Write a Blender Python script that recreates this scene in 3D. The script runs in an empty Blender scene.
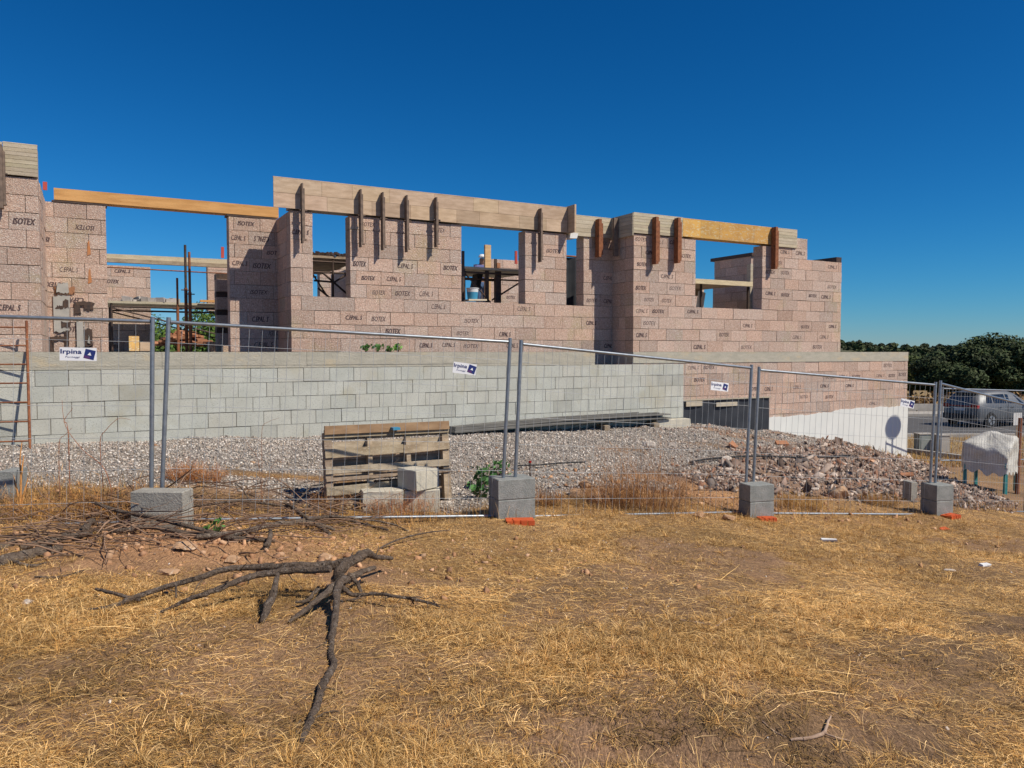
import bpy, math, random
import numpy as np
from mathutils import Vector, Matrix

random.seed(7)
rng = np.random.default_rng(11)
SC = bpy.context.scene
COL = SC.collection
PI = math.pi
EYE = 1.65                      # eye height over the ground at the camera; world z = EYE is the horizon
F = 769.0
TILT = math.radians(2.383)

# ------------------------------------------------------------------ camera, sky, sun, exposure
cam_d = bpy.data.cameras.new('camera')
cam = bpy.data.objects.new('camera', cam_d)
COL.objects.link(cam)
cam.location = (0, 0, EYE)
cam.rotation_euler = (PI / 2 - TILT, 0, 0)
cam_d.sensor_width = 36
cam_d.lens = F / 1024 * 36
cam_d.clip_start = 0.05
cam_d.clip_end = 4000
SC.camera = cam

SUN = Vector((1.032, -0.576, 1.36)).normalized()
world = bpy.data.worlds.new('World')
SC.world = world
world.use_nodes = True
wn = world.node_tree
sky = wn.nodes.new('ShaderNodeTexSky')
sky.sky_type = 'NISHITA'
sky.sun_disc = False
sky.sun_elevation = math.asin(SUN.z)
sky.sun_rotation = math.atan2(SUN.x, SUN.y)
sky.altitude = 300
sky.air_density = 1.0
sky.dust_density = 0.05
sky.ozone_density = 4.0
bg = wn.nodes['Background']
bg.inputs['Strength'].default_value = 0.085
# a deep, saturated blue: each channel of the sky through its own power curve
sep = wn.nodes.new('ShaderNodeSeparateColor'); com = wn.nodes.new('ShaderNodeCombineColor')
wn.links.new(sky.outputs[0], sep.inputs[0])
K0 = 0.085
for i, (p_, a_) in enumerate(((2.35, .88), (1.28, .80), (1.2, 1.14))):
    m1 = wn.nodes.new('ShaderNodeMath'); m1.operation = 'MULTIPLY'; m1.inputs[1].default_value = K0
    m2 = wn.nodes.new('ShaderNodeMath'); m2.operation = 'POWER'; m2.inputs[1].default_value = p_
    m3 = wn.nodes.new('ShaderNodeMath'); m3.operation = 'MULTIPLY'; m3.inputs[1].default_value = a_ / K0
    wn.links.new(sep.outputs[i], m1.inputs[0]); wn.links.new(m1.outputs[0], m2.inputs[0]); wn.links.new(m2.outputs[0], m3.inputs[0]); wn.links.new(m3.outputs[0], com.inputs[i])
wn.links.new(com.outputs[0], bg.inputs[0])

sun_d = bpy.data.lights.new('sun', 'SUN')
sun_d.energy = 5.0
sun_d.angle = math.radians(0.53)
sun_d.color = (1.0, 0.92, 0.80)
sun = bpy.data.objects.new('sun', sun_d)
COL.objects.link(sun)
sun.rotation_euler = (-SUN).to_track_quat('-Z', 'Y').to_euler()
sun.location = (20, -10, 30)

SC.view_settings.view_transform = 'Standard'
SC.view_settings.look = 'None'
SC.view_settings.exposure = 0.0
SC.view_settings.gamma = 1.0
SC.view_settings.use_curve_mapping = False
SC.cycles.max_bounces = 6
SC.cycles.transparent_max_bounces = 8

# ------------------------------------------------------------------ geometry of view and building
def ray(px, py):
    r = (px - 512) / F
    u = (384 - py) / F
    return Vector((r, math.cos(TILT) + u * math.sin(TILT), -math.sin(TILT) + u * math.cos(TILT)))
def at(px, py, Y):
    d = ray(px, py)
    return Vector((0, 0, EYE)) + d * (Y / d.y)

TH = math.radians(28.6)
U = Vector((math.cos(TH), math.sin(TH), 0))       # along the facade, to the right and away
N = Vector((math.sin(TH), -math.cos(TH), 0))      # out of the facade, towards the camera
B0 = Vector((2.846, 17.1, 0))
def W(s, d, h):                                    # building frame; h = 0 at floor level
    return B0 + U * s + N * d + Vector((0, 0, EYE + h))
def SH(px, py, d=0.0):
    r = ray(px, py)
    o = Vector((0, 0, 0))
    p0 = B0 + N * d
    t = (p0.dot(N)) / (r.x * N.x + r.y * N.y)
    P = r * t
    return (Vector((P.x, P.y, 0)) - p0).dot(U), P.z
def S(px, d=0.0, py=300):
    return SH(px, py, d)[0]
def HH(px, py, d=0.0):
    return SH(px, py, d)[1]

# ------------------------------------------------------------------ noise in numpy
_lat = np.random.default_rng(5).random((256, 256))
def vnoise(x, y):
    x = np.asarray(x, float); y = np.asarray(y, float)
    xi = np.floor(x).astype(int); yi = np.floor(y).astype(int)
    fx = x - xi; fy = y - yi
    fx = fx * fx * (3 - 2 * fx); fy = fy * fy * (3 - 2 * fy)
    a = _lat[xi % 256, yi % 256]; b = _lat[(xi + 1) % 256, yi % 256]
    c = _lat[xi % 256, (yi + 1) % 256]; d = _lat[(xi + 1) % 256, (yi + 1) % 256]
    return (a * (1 - fx) + b * fx) * (1 - fy) + (c * (1 - fx) + d * fx) * fy
def fbm(x, y, o=4):
    s = 0; a = 1; t = 0
    for k in range(o):
        s = s + a * vnoise(x * 2 ** k + 17.3 * k, y * 2 ** k + 9.1 * k)
        t += a; a *= 0.55
    return s / t
def sstep(x, a, b):
    t = np.clip((np.asarray(x, float) - a) / (b - a), 0, 1)
    return t * t * (3 - 2 * t)

# ------------------------------------------------------------------ terrain from control points (x, y, height over floor level)
CP = [(0, 0, -1.65), (-4, 1, -1.6), (4, 1, -1.72), (-3, 4, -1.62), (0, 4.5, -1.69), (3, 5, -1.85), (7, 5, -2.05),
      (11, 8, -2.5), (-8, 4, -1.5), (-6, 7, -1.55), (-11, 9, -1.4), (0, -8, -1.6), (12, -6, -1.9), (-12, -6, -1.4),
      (-3.43, 7.5, -1.66), (0, 8.5, -1.86), (3.25, 10.3, -2.2), (6.3, 11.4, -2.42), (9.4, 14.0, -2.93),
      (-1.6, 8.9, -1.84), (-5, 9.2, -1.5), (-2, 10.5, -1.62), (1.2, 12, -1.74), (4.2, 14.2, -1.98), (5.6, 14, -2.12),
      (7.6, 14.6, -2.5), (6.6, 17, -2.2), (9.3, 18.0, -2.75), (11.4, 18.3, -3.0), (14, 15, -3.1), (16, 10, -2.9), (13, 21, -3.12),
      (-20, 12, -1.1), (-30, 0, -1.2), (30, 0, -3.0), (30, 15, -3.25), (16, 24, -3.25), (30, 26, -3.25)]
for px, py, dd in [(33, 445, .3), (160, 440, .3), (300, 437, .3), (440, 433, .3), (600, 428, .3), (683, 425, .3),
                   (770, 431, 0), (840, 442, 0), (905, 461, 0)]:
    s_, h_ = SH(px, py, dd)
    p_ = W(s_, dd, 0)
    CP.append((p_.x, p_.y, h_))
    p2 = W(s_, dd - 4, 0)
    CP.append((p2.x, p2.y, h_ - 0.1))
CP = np.array(CP)
def _tps(r2):
    return np.where(r2 > 1e-9, 0.5 * r2 * np.log(np.maximum(r2, 1e-9)), 0)
_n = len(CP)
_K = _tps((CP[:, None, 0] - CP[None, :, 0]) ** 2 + (CP[:, None, 1] - CP[None, :, 1]) ** 2) + np.eye(_n) * 0.3
_P = np.c_[np.ones(_n), CP[:, :2]]
_A = np.block([[_K, _P], [_P.T, np.zeros((3, 3))]])
_w = np.linalg.solve(_A, np.r_[CP[:, 2], 0, 0, 0])
def Hs(x, y):                                      # smooth ground height, world z
    x = np.asarray(x, float); y = np.asarray(y, float)
    sh = np.broadcast(x, y).shape
    xf = np.broadcast_to(x, sh).ravel(); yf = np.broadcast_to(y, sh).ravel()
    out = np.empty(xf.shape)
    for i in range(0, len(xf), 20000):
        a = xf[i:i + 20000]; b = yf[i:i + 20000]
        ac = np.clip(a, -32, 32); bc = np.clip(b, -10, 27)
        k = _tps((ac[:, None] - CP[None, :, 0]) ** 2 + (bc[:, None] - CP[None, :, 1]) ** 2)
        out[i:i + 20000] = k @ _w[:_n] + _w[_n] + _w[_n + 1] * ac + _w[_n + 2] * bc
    far = np.maximum(sstep(yf, 23.5, 26.5), sstep(np.hypot(xf, yf - 8), 26, 34) * (yf > 0))
    out = out * (1 - far) + -3.25 * far
    return (out + EYE).reshape(sh)
def Hd(x, y):                                      # with small bumps
    x = np.asarray(x, float); y = np.asarray(y, float)
    near = 1 - sstep(y, 23, 26)
    b = (fbm(x * 1.1, y * 1.1, 3) - .5) * .10 + (fbm(x * 6 + 50, y * 6, 3) - .5) * .035
    heap = np.exp(-(((x + 2.75) / 1.5) ** 2 + ((y - 6.5) / .55) ** 2)) * .10
    return Hs(x, y) + (b + heap) * near
def hd(x, y):
    return float(Hd(np.array([x]), np.array([y]))[0])
def g(px, py, lift=0.0):                           # point of the ground seen at a pixel
    r = ray(px, py)
    t = np.linspace(1.5, 60, 4000)
    x = r.x / r.y * t; z = EYE + r.z / r.y * t
    below = z < Hd(x, t)
    i = int(np.argmax(below)) if below.any() else len(t) - 1
    return Vector((float(x[i]), float(t[i]), float(Hd(x[i:i + 1], t[i:i + 1])[0]) + lift))
def gup(px, py, dy):                               # a point seen at (px,py) that hangs over ground seen dy pixels lower
    q = g(px, py + dy)
    return at(px, py, q.y)

# ------------------------------------------------------------------ materials
def rgb(c):
    return (c[0], c[1], c[2], 1)
def mat(name, c1, c2=None, scale=6, detail=6, rough=.85, bump=.25, bscale=60, bdist=.01, tone=False, c3=None,
        sscale=90, sth=.6, metallic=0, stretch=(1, 1, 1), c4=None, pscale=1.2, pth=.55, spec=.3, coords='Object', c5=None):
    m = bpy.data.materials.new(name)
    m.use_nodes = True
    nt = m.node_tree
    b = nt.nodes['Principled BSDF']
    b.inputs['Roughness'].default_value = rough
    b.inputs['Metallic'].default_value = metallic
    b.inputs['Specular IOR Level'].default_value = spec
    tc = nt.nodes.new('ShaderNodeTexCoord')
    mp = nt.nodes.new('ShaderNodeMapping')
    mp.inputs['Scale'].default_value = stretch
    nt.links.new(tc.outputs[coords], mp.inputs[0])
    def noise(sc, det, rgh=.55):
        n = nt.nodes.new('ShaderNodeTexNoise')
        n.inputs['Scale'].default_value = sc
        n.inputs['Detail'].default_value = det
        n.inputs['Roughness'].default_value = rgh
        nt.links.new(mp.outputs[0], n.inputs['Vector'])
        return n
    def ramp(src, a, b_):
        r = nt.nodes.new('ShaderNodeMapRange')
        r.inputs[1].default_value = a; r.inputs[2].default_value = b_
        nt.links.new(src, r.inputs[0])
        return r.outputs[0]
    def mix(f, a, b_, mode='MIX'):
        x = nt.nodes.new('ShaderNodeMix')
        x.data_type = 'RGBA'; x.blend_type = mode
        if isinstance(f, float): x.inputs[0].default_value = f
        else: nt.links.new(f, x.inputs[0])
        for i, v in ((6, a), (7, b_)):
            if isinstance(v, tuple): x.inputs[i].default_value = v
            else: nt.links.new(v, x.inputs[i])
        return x.outputs[2]
    c = rgb(c1)
    if c2 is not None:
        c = mix(ramp(noise(scale, detail).outputs[0], .35, .65), rgb(c1), rgb(c2))
    if c4 is not None:
        c = mix(ramp(noise(pscale, 5, .65).outputs[0], pth, pth + .12), c, rgb(c4))
    if c3 is not None:
        c = mix(ramp(noise(sscale, 3, .6).outputs[0], sth, sth + .06), c, rgb(c3))
    if c5 is not None:
        c = mix(ramp(noise(sscale * .9 + 7, 4, .7).outputs[0], .58, .66), c, rgb(c5))
    if tone:
        at_ = nt.nodes.new('ShaderNodeAttribute')
        at_.attribute_name = 'tone'
        c = mix(1.0, c, at_.outputs['Color'], 'MULTIPLY')
    if isinstance(c, tuple): b.inputs['Base Color'].default_value = c
    else: nt.links.new(c, b.inputs['Base Color'])
    if bump:
        bp = nt.nodes.new('ShaderNodeBump')
        bp.inputs['Strength'].default_value = bump
        bp.inputs['Distance'].default_value = bdist
        nt.links.new(noise(bscale, 5, .65).outputs[0], bp.inputs['Height'])
        nt.links.new(bp.outputs[0], b.inputs['Normal'])
    return m

M = {}
M['wood_block'] = mat('wood_chip_block', (.64, .46, .36), (.50, .345, .27), 24, 6, .95, 1.0, 60, .03, True, (.72, .60, .50), 48, .54, c4=(.52, .40, .27), pscale=1.1, c5=(.30, .20, .15))
M['cmu'] = mat('grey_block', (.53, .53, .465), (.46, .46, .40), 3, 7, .95, .8, 70, .012, True, (.37, .37, .32), 60, .57, c4=(.46, .44, .35), pscale=1.3)
M['core'] = mat('mortar', (.20, .17, .14), (.27, .23, .19), 12, 4, .95, .5, 60)
M['conc_beam'] = mat('board_marked_concrete', (.50, .465, .375), (.41, .385, .31), 4, 7, .92, .8, 30, .02, False, (.34, .31, .25), 45, .58, stretch=(1, 1, 3), c4=(.53, .45, .31), pscale=1.6)
M['conc_grey'] = mat('grey_concrete', (.34, .33, .30), (.42, .40, .36), 6, 6, .9, .4, 60, .008, False, (.25, .24, .22), 120, .62)
M['conc_pale'] = mat('pale_concrete', (.58, .53, .42), (.46, .43, .35), 6, 6, .92, .5, 50, .012, False, (.30, .28, .24), 100, .62)
M['stick_pale'] = mat('pale_stick', (.46, .33, .24), (.30, .20, .14), 20, 5, .9, .4, 60, .01)
M['conc_old'] = mat('old_concrete', (.37, .35, .30), (.28, .265, .23), 8, 7, .95, .7, 50, .015, False, (.20, .185, .16), 60, .58)
M['conc_foot'] = mat('footing_concrete', (.225, .235, .22), (.31, .315, .295), 9, 7, .92, .8, 70, .012, False, (.17, .17, .155), 120, .58, c4=(.27, .23, .17), pscale=4, pth=.6)
M['white'] = mat('white_render', (.71, .71, .66), (.66, .665, .62), 2.5, 6, .85, .25, 40, .01, c4=(.66, .64, .60), pscale=1.6, pth=.6)
M['membrane'] = mat('black_membrane', (.025, .028, .034), (.04, .043, .05), 3, 4, .55, .3, 12, .02)
M['ink'] = mat('print_ink', (.06, .04, .045), (.16, .11, .10), 30, 3, .9, 0)
M['ply'] = mat('weathered_shuttering', (.55, .41, .285), (.42, .30, .20), 4, 8, .85, .35, 25, .01, True, (.34, .25, .17), 45, .62, stretch=(1, 1, 4))
M['boards'] = mat('grey_boards', (.54, .47, .35), (.43, .37, .27), 4, 7, .9, .4, 30, .01, True, (.24, .20, .14), 40, .6, stretch=(1, 1, 6))
M['yellow_ply'] = mat('yellow_shuttering', (.66, .38, .10), (.52, .29, .09), 3, 7, .8, .3, 25, .008, True, (.62, .47, .25), 12, .55, stretch=(1, 1, 2.5))
M['timber'] = mat('fresh_timber', (.66, .36, .13), (.50, .25, .08), 2, 7, .75, .3, 30, .008, True, (.40, .17, .05), 14, .66, stretch=(1, 1, 7))
M['old_wood'] = mat('old_pallet_wood', (.42, .335, .235), (.26, .195, .13), 5, 7, .9, .5, 40, .01, True, (.48, .40, .30), 30, .6, stretch=(1, 1, 3))
M['red_wood'] = mat('red_brown_board', (.36, .235, .135), (.25, .155, .085), 5, 7, .85, .4, 40, .01, stretch=(1, 1, 3))
M['dark_steel'] = mat('dark_steel', (.06, .045, .04), (.11, .07, .05), 20, 5, .6, .2, 60, .003, metallic=.3)
M['rust'] = mat('rusty_steel', (.30, .115, .05), (.17, .06, .03), 14, 6, .85, .4, 80, .004, c3=(.36, .18, .09), sscale=60)
M['clamp'] = mat('grey_clamp_steel', (.13, .095, .075), (.22, .16, .12), 14, 6, .8, .4, 80, .004)
M['zinc'] = mat('galvanised_steel', (.27, .30, .33), (.36, .39, .41), 18, 5, .42, .15, 60, .002, metallic=.75, spec=.5)
M['wire'] = mat('galvanised_wire', (.50, .52, .53), (.42, .44, .44), 18, 4, .5, 0, metallic=.4)
M['orange'] = mat('orange_plastic', (.62, .11, .025), (.48, .085, .025), 12, 4, .6, .2, 40, .004)
M['sign'] = mat('sign_white', (.80, .81, .82), (.76, .77, .79), 6, 3, .5, 0)
M['sign_blue'] = mat('sign_navy', (.02, .035, .16), None, rough=.5, bump=0)
M['sign_purple'] = mat('sign_purple', (.10, .04, .15), None, rough=.5, bump=0)
M['bark'] = mat('dead_bark', (.12, .085, .06), (.23, .17, .125), 22, 8, .95, 1.0, 60, .05, c3=(.27, .22, .18), sscale=34, sth=.57, c5=(.025, .018, .014))
M['bark_pale'] = mat('pale_bark', (.27, .205, .15), (.14, .10, .075), 20, 8, .95, 1.0, 60, .05, c5=(.05, .035, .028), c3=(.38, .31, .24), sscale=26, sth=.58)
M['twig'] = mat('brown_twig', (.27, .17, .11), (.17, .11, .075), 14, 5, .9, .3, 60, .004, True)
M['green_leaf'] = mat('green_leaf', (.045, .12, .03), (.07, .17, .04), 9, 4, .6, .2, 40, .004, True)
M['straw'] = mat('dry_straw', (.82, .53, .20), (.64, .395, .135), 2.0, 4, .8, 0, tone=True, coords='Object')
M['weed'] = mat('dry_weed', (.33, .20, .095), (.44, .29, .14), 3, 4, .85, 0, tone=True)
M['leaf_far'] = mat('dark_foliage', (.040, .062, .024), (.055, .083, .03), .6, 4, .75, 0, tone=True)
M['stone'] = mat('gravel_stone', (.52, .47, .43), (.44, .40, .37), 20, 4, .9, .3, 90, .004, True)
M['soil_rock'] = mat('ochre_rock', (.50, .31, .18), (.40, .24, .13), 6, 6, .95, .8, 30, .02, c3=(.58, .42, .28), sscale=18, sth=.56)
M['rock'] = mat('pale_rock', (.58, .50, .42), (.48, .40, .33), 6, 6, .95, .8, 30, .02, c3=(.68, .62, .54), sscale=18, sth=.56)
M['asphalt'] = mat('asphalt', (.085, .082, .08), (.11, .105, .10), 3, 6, .9, .4, 120, .004, c3=(.15, .14, .13), sscale=150)
M['kerb'] = mat('kerb_concrete', (.42, .39, .34), (.35, .32, .28), 4, 6, .9, .3, 60, .005)
M['plastic_cover'] = mat('plastic_sheet', (.60, .58, .52), (.48, .46, .40), 5, 6, .5, .6, 22, .025, spec=.5)
M['teal'] = mat('teal_paint', (.04, .30, .30), (.05, .22, .22), 9, 4, .5, .1, 40, .003)
M['car_paint'] = mat('silver_grey_paint', (.15, .155, .16), None, rough=.5, bump=0, metallic=.55, spec=.5)
M['car_trim'] = mat('black_trim', (.02, .02, .022), None, rough=.55, bump=0)
M['car_glass'] = mat('dark_car_glass', (.015, .018, .022), None, rough=.08, bump=0, spec=.6)
M['car_red'] = mat('red_lamp', (.35, .015, .012), None, rough=.2, bump=0)
M['rubber'] = mat('rubber', (.018, .018, .018), None, rough=.85, bump=0)
M['alloy'] = mat('alloy', (.45, .46, .47), None, rough=.35, bump=0, metallic=.8)
M['plate'] = mat('pale_plate', (.66, .66, .64), (.60, .60, .58), 8, 4, .6, 0)
M['cabinet'] = mat('grey_green_cabinet', (.22, .25, .23), (.27, .29, .27), 6, 4, .6, .1, 30, .003)
M['terracotta'] = mat('terracotta', (.40, .19, .10), (.31, .14, .075), 8, 6, .9, .4, 40, .008, True)
M['pink_plastic'] = mat('pink_plastic', (.50, .08, .06), None, rough=.5, bump=0)
M['bucket_blue'] = mat('bucket_blue', (.05, .26, .42), None, rough=.45, bump=0)
M['bucket_white'] = mat('bucket_white', (.66, .68, .68), None, rough=.45, bump=0)
M['skin'] = mat('skin', (.36, .20, .13), (.32, .17, .11), 20, 3, .6, 0)
M['shirt'] = mat('blue_shirt', (.10, .11, .24), (.13, .14, .28), 15, 4, .9, 0)
M['jeans'] = mat('jeans', (.07, .12, .22), (.05, .09, .17), 15, 4, .9, 0)
M['cap'] = mat('white_cap', (.70, .70, .68), None, rough=.8, bump=0)
M['foam'] = mat('white_foam', (.74, .74, .72), (.68, .68, .66), 10, 4, .85, .2, 40, .004)
M['cable'] = mat('black_pipe', (.02, .02, .02), None, rough=.6, bump=0)

# ------------------------------------------------------------------ mesh builder
ORG = {}
class MB:
    def __init__(s):
        s.v = []; s.f = []; s.m = []; s.t = []; s.sm = []
    def add(s, vs, fs, mi=0, tone=(1, 1, 1), smooth=False):
        k = len(s.v)
        s.v += [tuple(v) for v in vs]
        for f in fs:
            s.f.append(tuple(i + k for i in f)); s.m.append(mi); s.t.append(tone); s.sm.append(smooth)
    def box8(s, c, mi=0, tone=(1, 1, 1)):
        s.add(c, [(0, 3, 2, 1), (4, 5, 6, 7), (0, 1, 5, 4), (1, 2, 6, 5), (2, 3, 7, 6), (3, 0, 4, 7)], mi, tone)
    def boxw(s, s0, s1, d0, d1, h0, h1, mi=0, tone=(1, 1, 1)):       # building frame
        s.box8([W(s0, d1, h0), W(s1, d1, h0), W(s1, d0, h0), W(s0, d0, h0), W(s0, d1, h1), W(s1, d1, h1), W(s1, d0, h1), W(s0, d0, h1)], mi, tone)
    def boxc(s, c, size, R=None, mi=0, tone=(1, 1, 1), jit=0):
        R = R or Matrix.Identity(3)
        a, b, h = size[0] / 2, size[1] / 2, size[2] / 2
        P = []
        for z in (-h, h):
            for x, y in ((-a, -b), (a, -b), (a, b), (-a, b)):
                q = Vector((x, y, z))
                if jit: q += Vector((random.uniform(-jit, jit), random.uniform(-jit, jit), random.uniform(-jit, jit)))
                P.append(Vector(c) + R @ q)
        s.box8(P, mi, tone)
    def beam(s, p, q, w, h, up=Vector((0, 0, 1)), mi=0, tone=(1, 1, 1)):
        p = Vector(p); q = Vector(q)
        a = (q - p).normalized(); b = a.cross(up)
        if b.length < 1e-4: b = a.cross(Vector((0, 1, 0)))
        b.normalize(); c = b.cross(a)
        b = b * w / 2; c = c * h / 2
        s.box8([p - b - c, q - b - c, q + b - c, p + b - c, p - b + c, q - b + c, q + b + c, p + b + c], mi, tone)
    def tube(s, pts, rad, n=8, mi=0, tone=(1, 1, 1), rough=0.0, cap=True):
        pts = [Vector(p) for p in pts]
        if not hasattr(rad, '__len__'): rad = [rad] * len(pts)
        rings = []; prev = None
        for i, p in enumerate(pts):
            t = (pts[min(i + 1, len(pts) - 1)] - pts[max(i - 1, 0)]).normalized()
            if prev is None:
                a = t.cross(Vector((0, 0, 1)))
                if a.length < .05: a = t.cross(Vector((1, 0, 0)))
            else:
                a = prev - t * prev.dot(t)
            a.normalize(); prev = a; b = t.cross(a)
            rings.append([p + (a * math.cos(2 * PI * k / n) + b * math.sin(2 * PI * k / n)) * rad[i] * (1 + random.uniform(-rough, rough)) for k in range(n)])
        vs = [v for r in rings for v in r]; fs = []
        for i in range(len(rings) - 1):
            for k in range(n):
                k2 = (k + 1) % n
                fs.append((i * n + k, i * n + k2, (i + 1) * n + k2, (i + 1) * n + k))
        s.add(vs, fs, mi, tone, True)
        if cap:
            m = len(rings) - 1
            s.add(rings[0], [tuple(range(n))[::-1]], mi, tone); s.add(rings[m], [tuple(range(n))], mi, tone)
    def poly_prism(s, pts, off, mi=0, tone=(1, 1, 1)):               # pts: list of Vector, off: Vector
        n = len(pts)
        vs = list(pts) + [p + off for p in pts]
        fs = [tuple(range(n)), tuple(range(n, 2 * n))[::-1]] + [(i, i + n, (i + 1) % n + n, (i + 1) % n) for i in range(n)]
        s.add(vs, fs, mi, tone)
    def build(s, name, mats, parent=None, smooth=None):
        return make_mesh(name, s.v, s.f, mats, parent, s.m, s.t, s.sm)

def make_mesh(name, v, f, mats, parent=None, mi=None, tone=None, sm=None, origin=None):
    if not isinstance(mats, (list, tuple)): mats = [mats]
    V = np.array(v, float).reshape(-1, 3)
    if parent is not None: org = ORG[parent.name]
    elif origin is not None: org = np.array(origin, float)
    else: org = np.array([(V[:, 0].min() + V[:, 0].max()) / 2, (V[:, 1].min() + V[:, 1].max()) / 2, V[:, 2].min()])
    me = bpy.data.meshes.new(name)
    me.from_pydata((V - org).tolist(), [], f)
    for m_ in mats: me.materials.append(m_)
    if mi is not None: me.polygons.foreach_set('material_index', np.array(mi, dtype=np.int32))
    if sm is not None: me.polygons.foreach_set('use_smooth', np.array(sm, dtype=bool))
    if tone is not None:
        a = me.attributes.new('tone', 'FLOAT_VECTOR', 'FACE')
        a.data.foreach_set('vector', np.array(tone, dtype=np.float32).ravel())
    me.update()
    o = bpy.data.objects.new(name, me)
    COL.objects.link(o)
    if parent is not None:
        o.parent = parent
    else: o.location = org
    ORG[o.name] = org
    return o

def fast_mesh(name, V, Fq, mat_, tone=None, smooth=False, origin=None, parent=None):     # numpy arrays; quads or tris
    org = ORG[parent.name] if parent is not None else np.array(origin if origin is not None else [V[:, 0].mean(), V[:, 1].mean(), V[:, 2].min()], float)
    k = Fq.shape[1]; nf = len(Fq)
    me = bpy.data.meshes.new(name)
    me.vertices.add(len(V)); me.vertices.foreach_set('co', (V - org).astype(np.float32).ravel())
    me.loops.add(nf * k); me.loops.foreach_set('vertex_index', Fq.astype(np.int32).ravel())
    me.polygons.add(nf); me.polygons.foreach_set('loop_start', np.arange(0, nf * k, k, dtype=np.int32))
    me.polygons.foreach_set('loop_total', np.full(nf, k, dtype=np.int32))
    if smooth: me.polygons.foreach_set('use_smooth', np.ones(nf, dtype=bool))
    for m_ in (mat_ if isinstance(mat_, (list, tuple)) else [mat_]): me.materials.append(m_)
    if tone is not None:
        a = me.attributes.new('tone', 'FLOAT_VECTOR', 'FACE')
        a.data.foreach_set('vector', tone.astype(np.float32).ravel())
    me.update(calc_edges=True)
    o = bpy.data.objects.new(name, me); COL.objects.link(o)
    if parent is not None: o.parent = parent
    else: o.location = org
    ORG[o.name] = org
    return o

def empty(name, loc):
    o = bpy.data.objects.new(name, None); COL.objects.link(o)
    o.location = loc; o.empty_display_size = .2
    ORG[o.name] = np.array(loc, float)
    return o
def tag(o, label=None, cat=None, group=None, kind=None):
    if label: o['label'] = label
    if cat: o['category'] = cat
    if group: o['group'] = group
    if kind: o['kind'] = kind
    return o
def copy_thing(root, loc, rz=None):
    r = root.copy(); COL.objects.link(r); r.location = loc
    if rz is not None: r.rotation_euler.z = rz
    ORG[r.name] = np.array(loc, float)
    for ch in root.children:
        c = ch.copy(); COL.objects.link(c); c.parent = r
        for g2 in ch.children:
            d = g2.copy(); COL.objects.link(d); d.parent = c
    return r
def tn(base=1.0, v=.12, hue=.03):
    k = base * (1 + random.uniform(-v, v))
    return (k * (1 + random.uniform(-hue, hue)), k, k * (1 + random.uniform(-hue, hue)))

_txt = {}
def text_geo(txt, shear=.25):
    if (txt, shear) not in _txt:
        cu = bpy.data.curves.new('t', 'FONT'); cu.body = txt; cu.size = 1; cu.shear = shear; cu.resolution_u = 2
        ob = bpy.data.objects.new('t', cu); COL.objects.link(ob)
        me = bpy.data.meshes.new_from_object(ob)
        vs = np.array([v.co[:2] for v in me.vertices]); fs = [tuple(p.vertices) for p in me.polygons]
        mn = vs.min(0); mx = vs.max(0)
        vs = (vs - (mn + mx) / 2) / (mx - mn)
        bpy.data.objects.remove(ob); bpy.data.curves.remove(cu); bpy.data.meshes.remove(me)
        _txt[(txt, shear)] = (vs, fs)
    return _txt[(txt, shear)]
def put_text(mb, txt, c, ex, ey, w, h, mi=0, shear=.25, bold=0.0):
    vs, fs = text_geo(txt, shear)
    c = Vector(c)
    for b in ((0, 0),) if not bold else ((0, 0), (bold, 0), (-bold, 0), (0, bold)):
        mb.add([c + ex * (x * w + b[0]) + ey * (y * h + b[1]) + (ex.cross(ey)) * (.0001 * (b != (0, 0)) + .0002 * (b[0] > 0)) for x, y in vs], fs, mi)
# ------------------------------------------------------------------ the ground: one sheet to the horizon
def axis(parts):
    out = []
    for a, b, st in parts:
        out += list(np.arange(a, b, st))
    return np.array(out + [parts[-1][1]])
gx = axis([(-900, -100, 100), (-100, -30, 10), (-30, -14, 1.0), (-14, 16, .085), (16, 40, 1.0), (40, 100, 10), (100, 900, 100)])
gy = axis([(-60, -10, 10), (-10, 1.5, 1.0), (1.5, 24, .085), (24, 60, 2), (60, 100, 10), (100, 1500, 100)])
GX, GY = np.meshgrid(gx, gy, indexing='ij')
GZ = Hd(GX, GY) + np.where(np.hypot(GX, GY) > 70, -.3, 0)
nx, ny = len(gx), len(gy)

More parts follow.
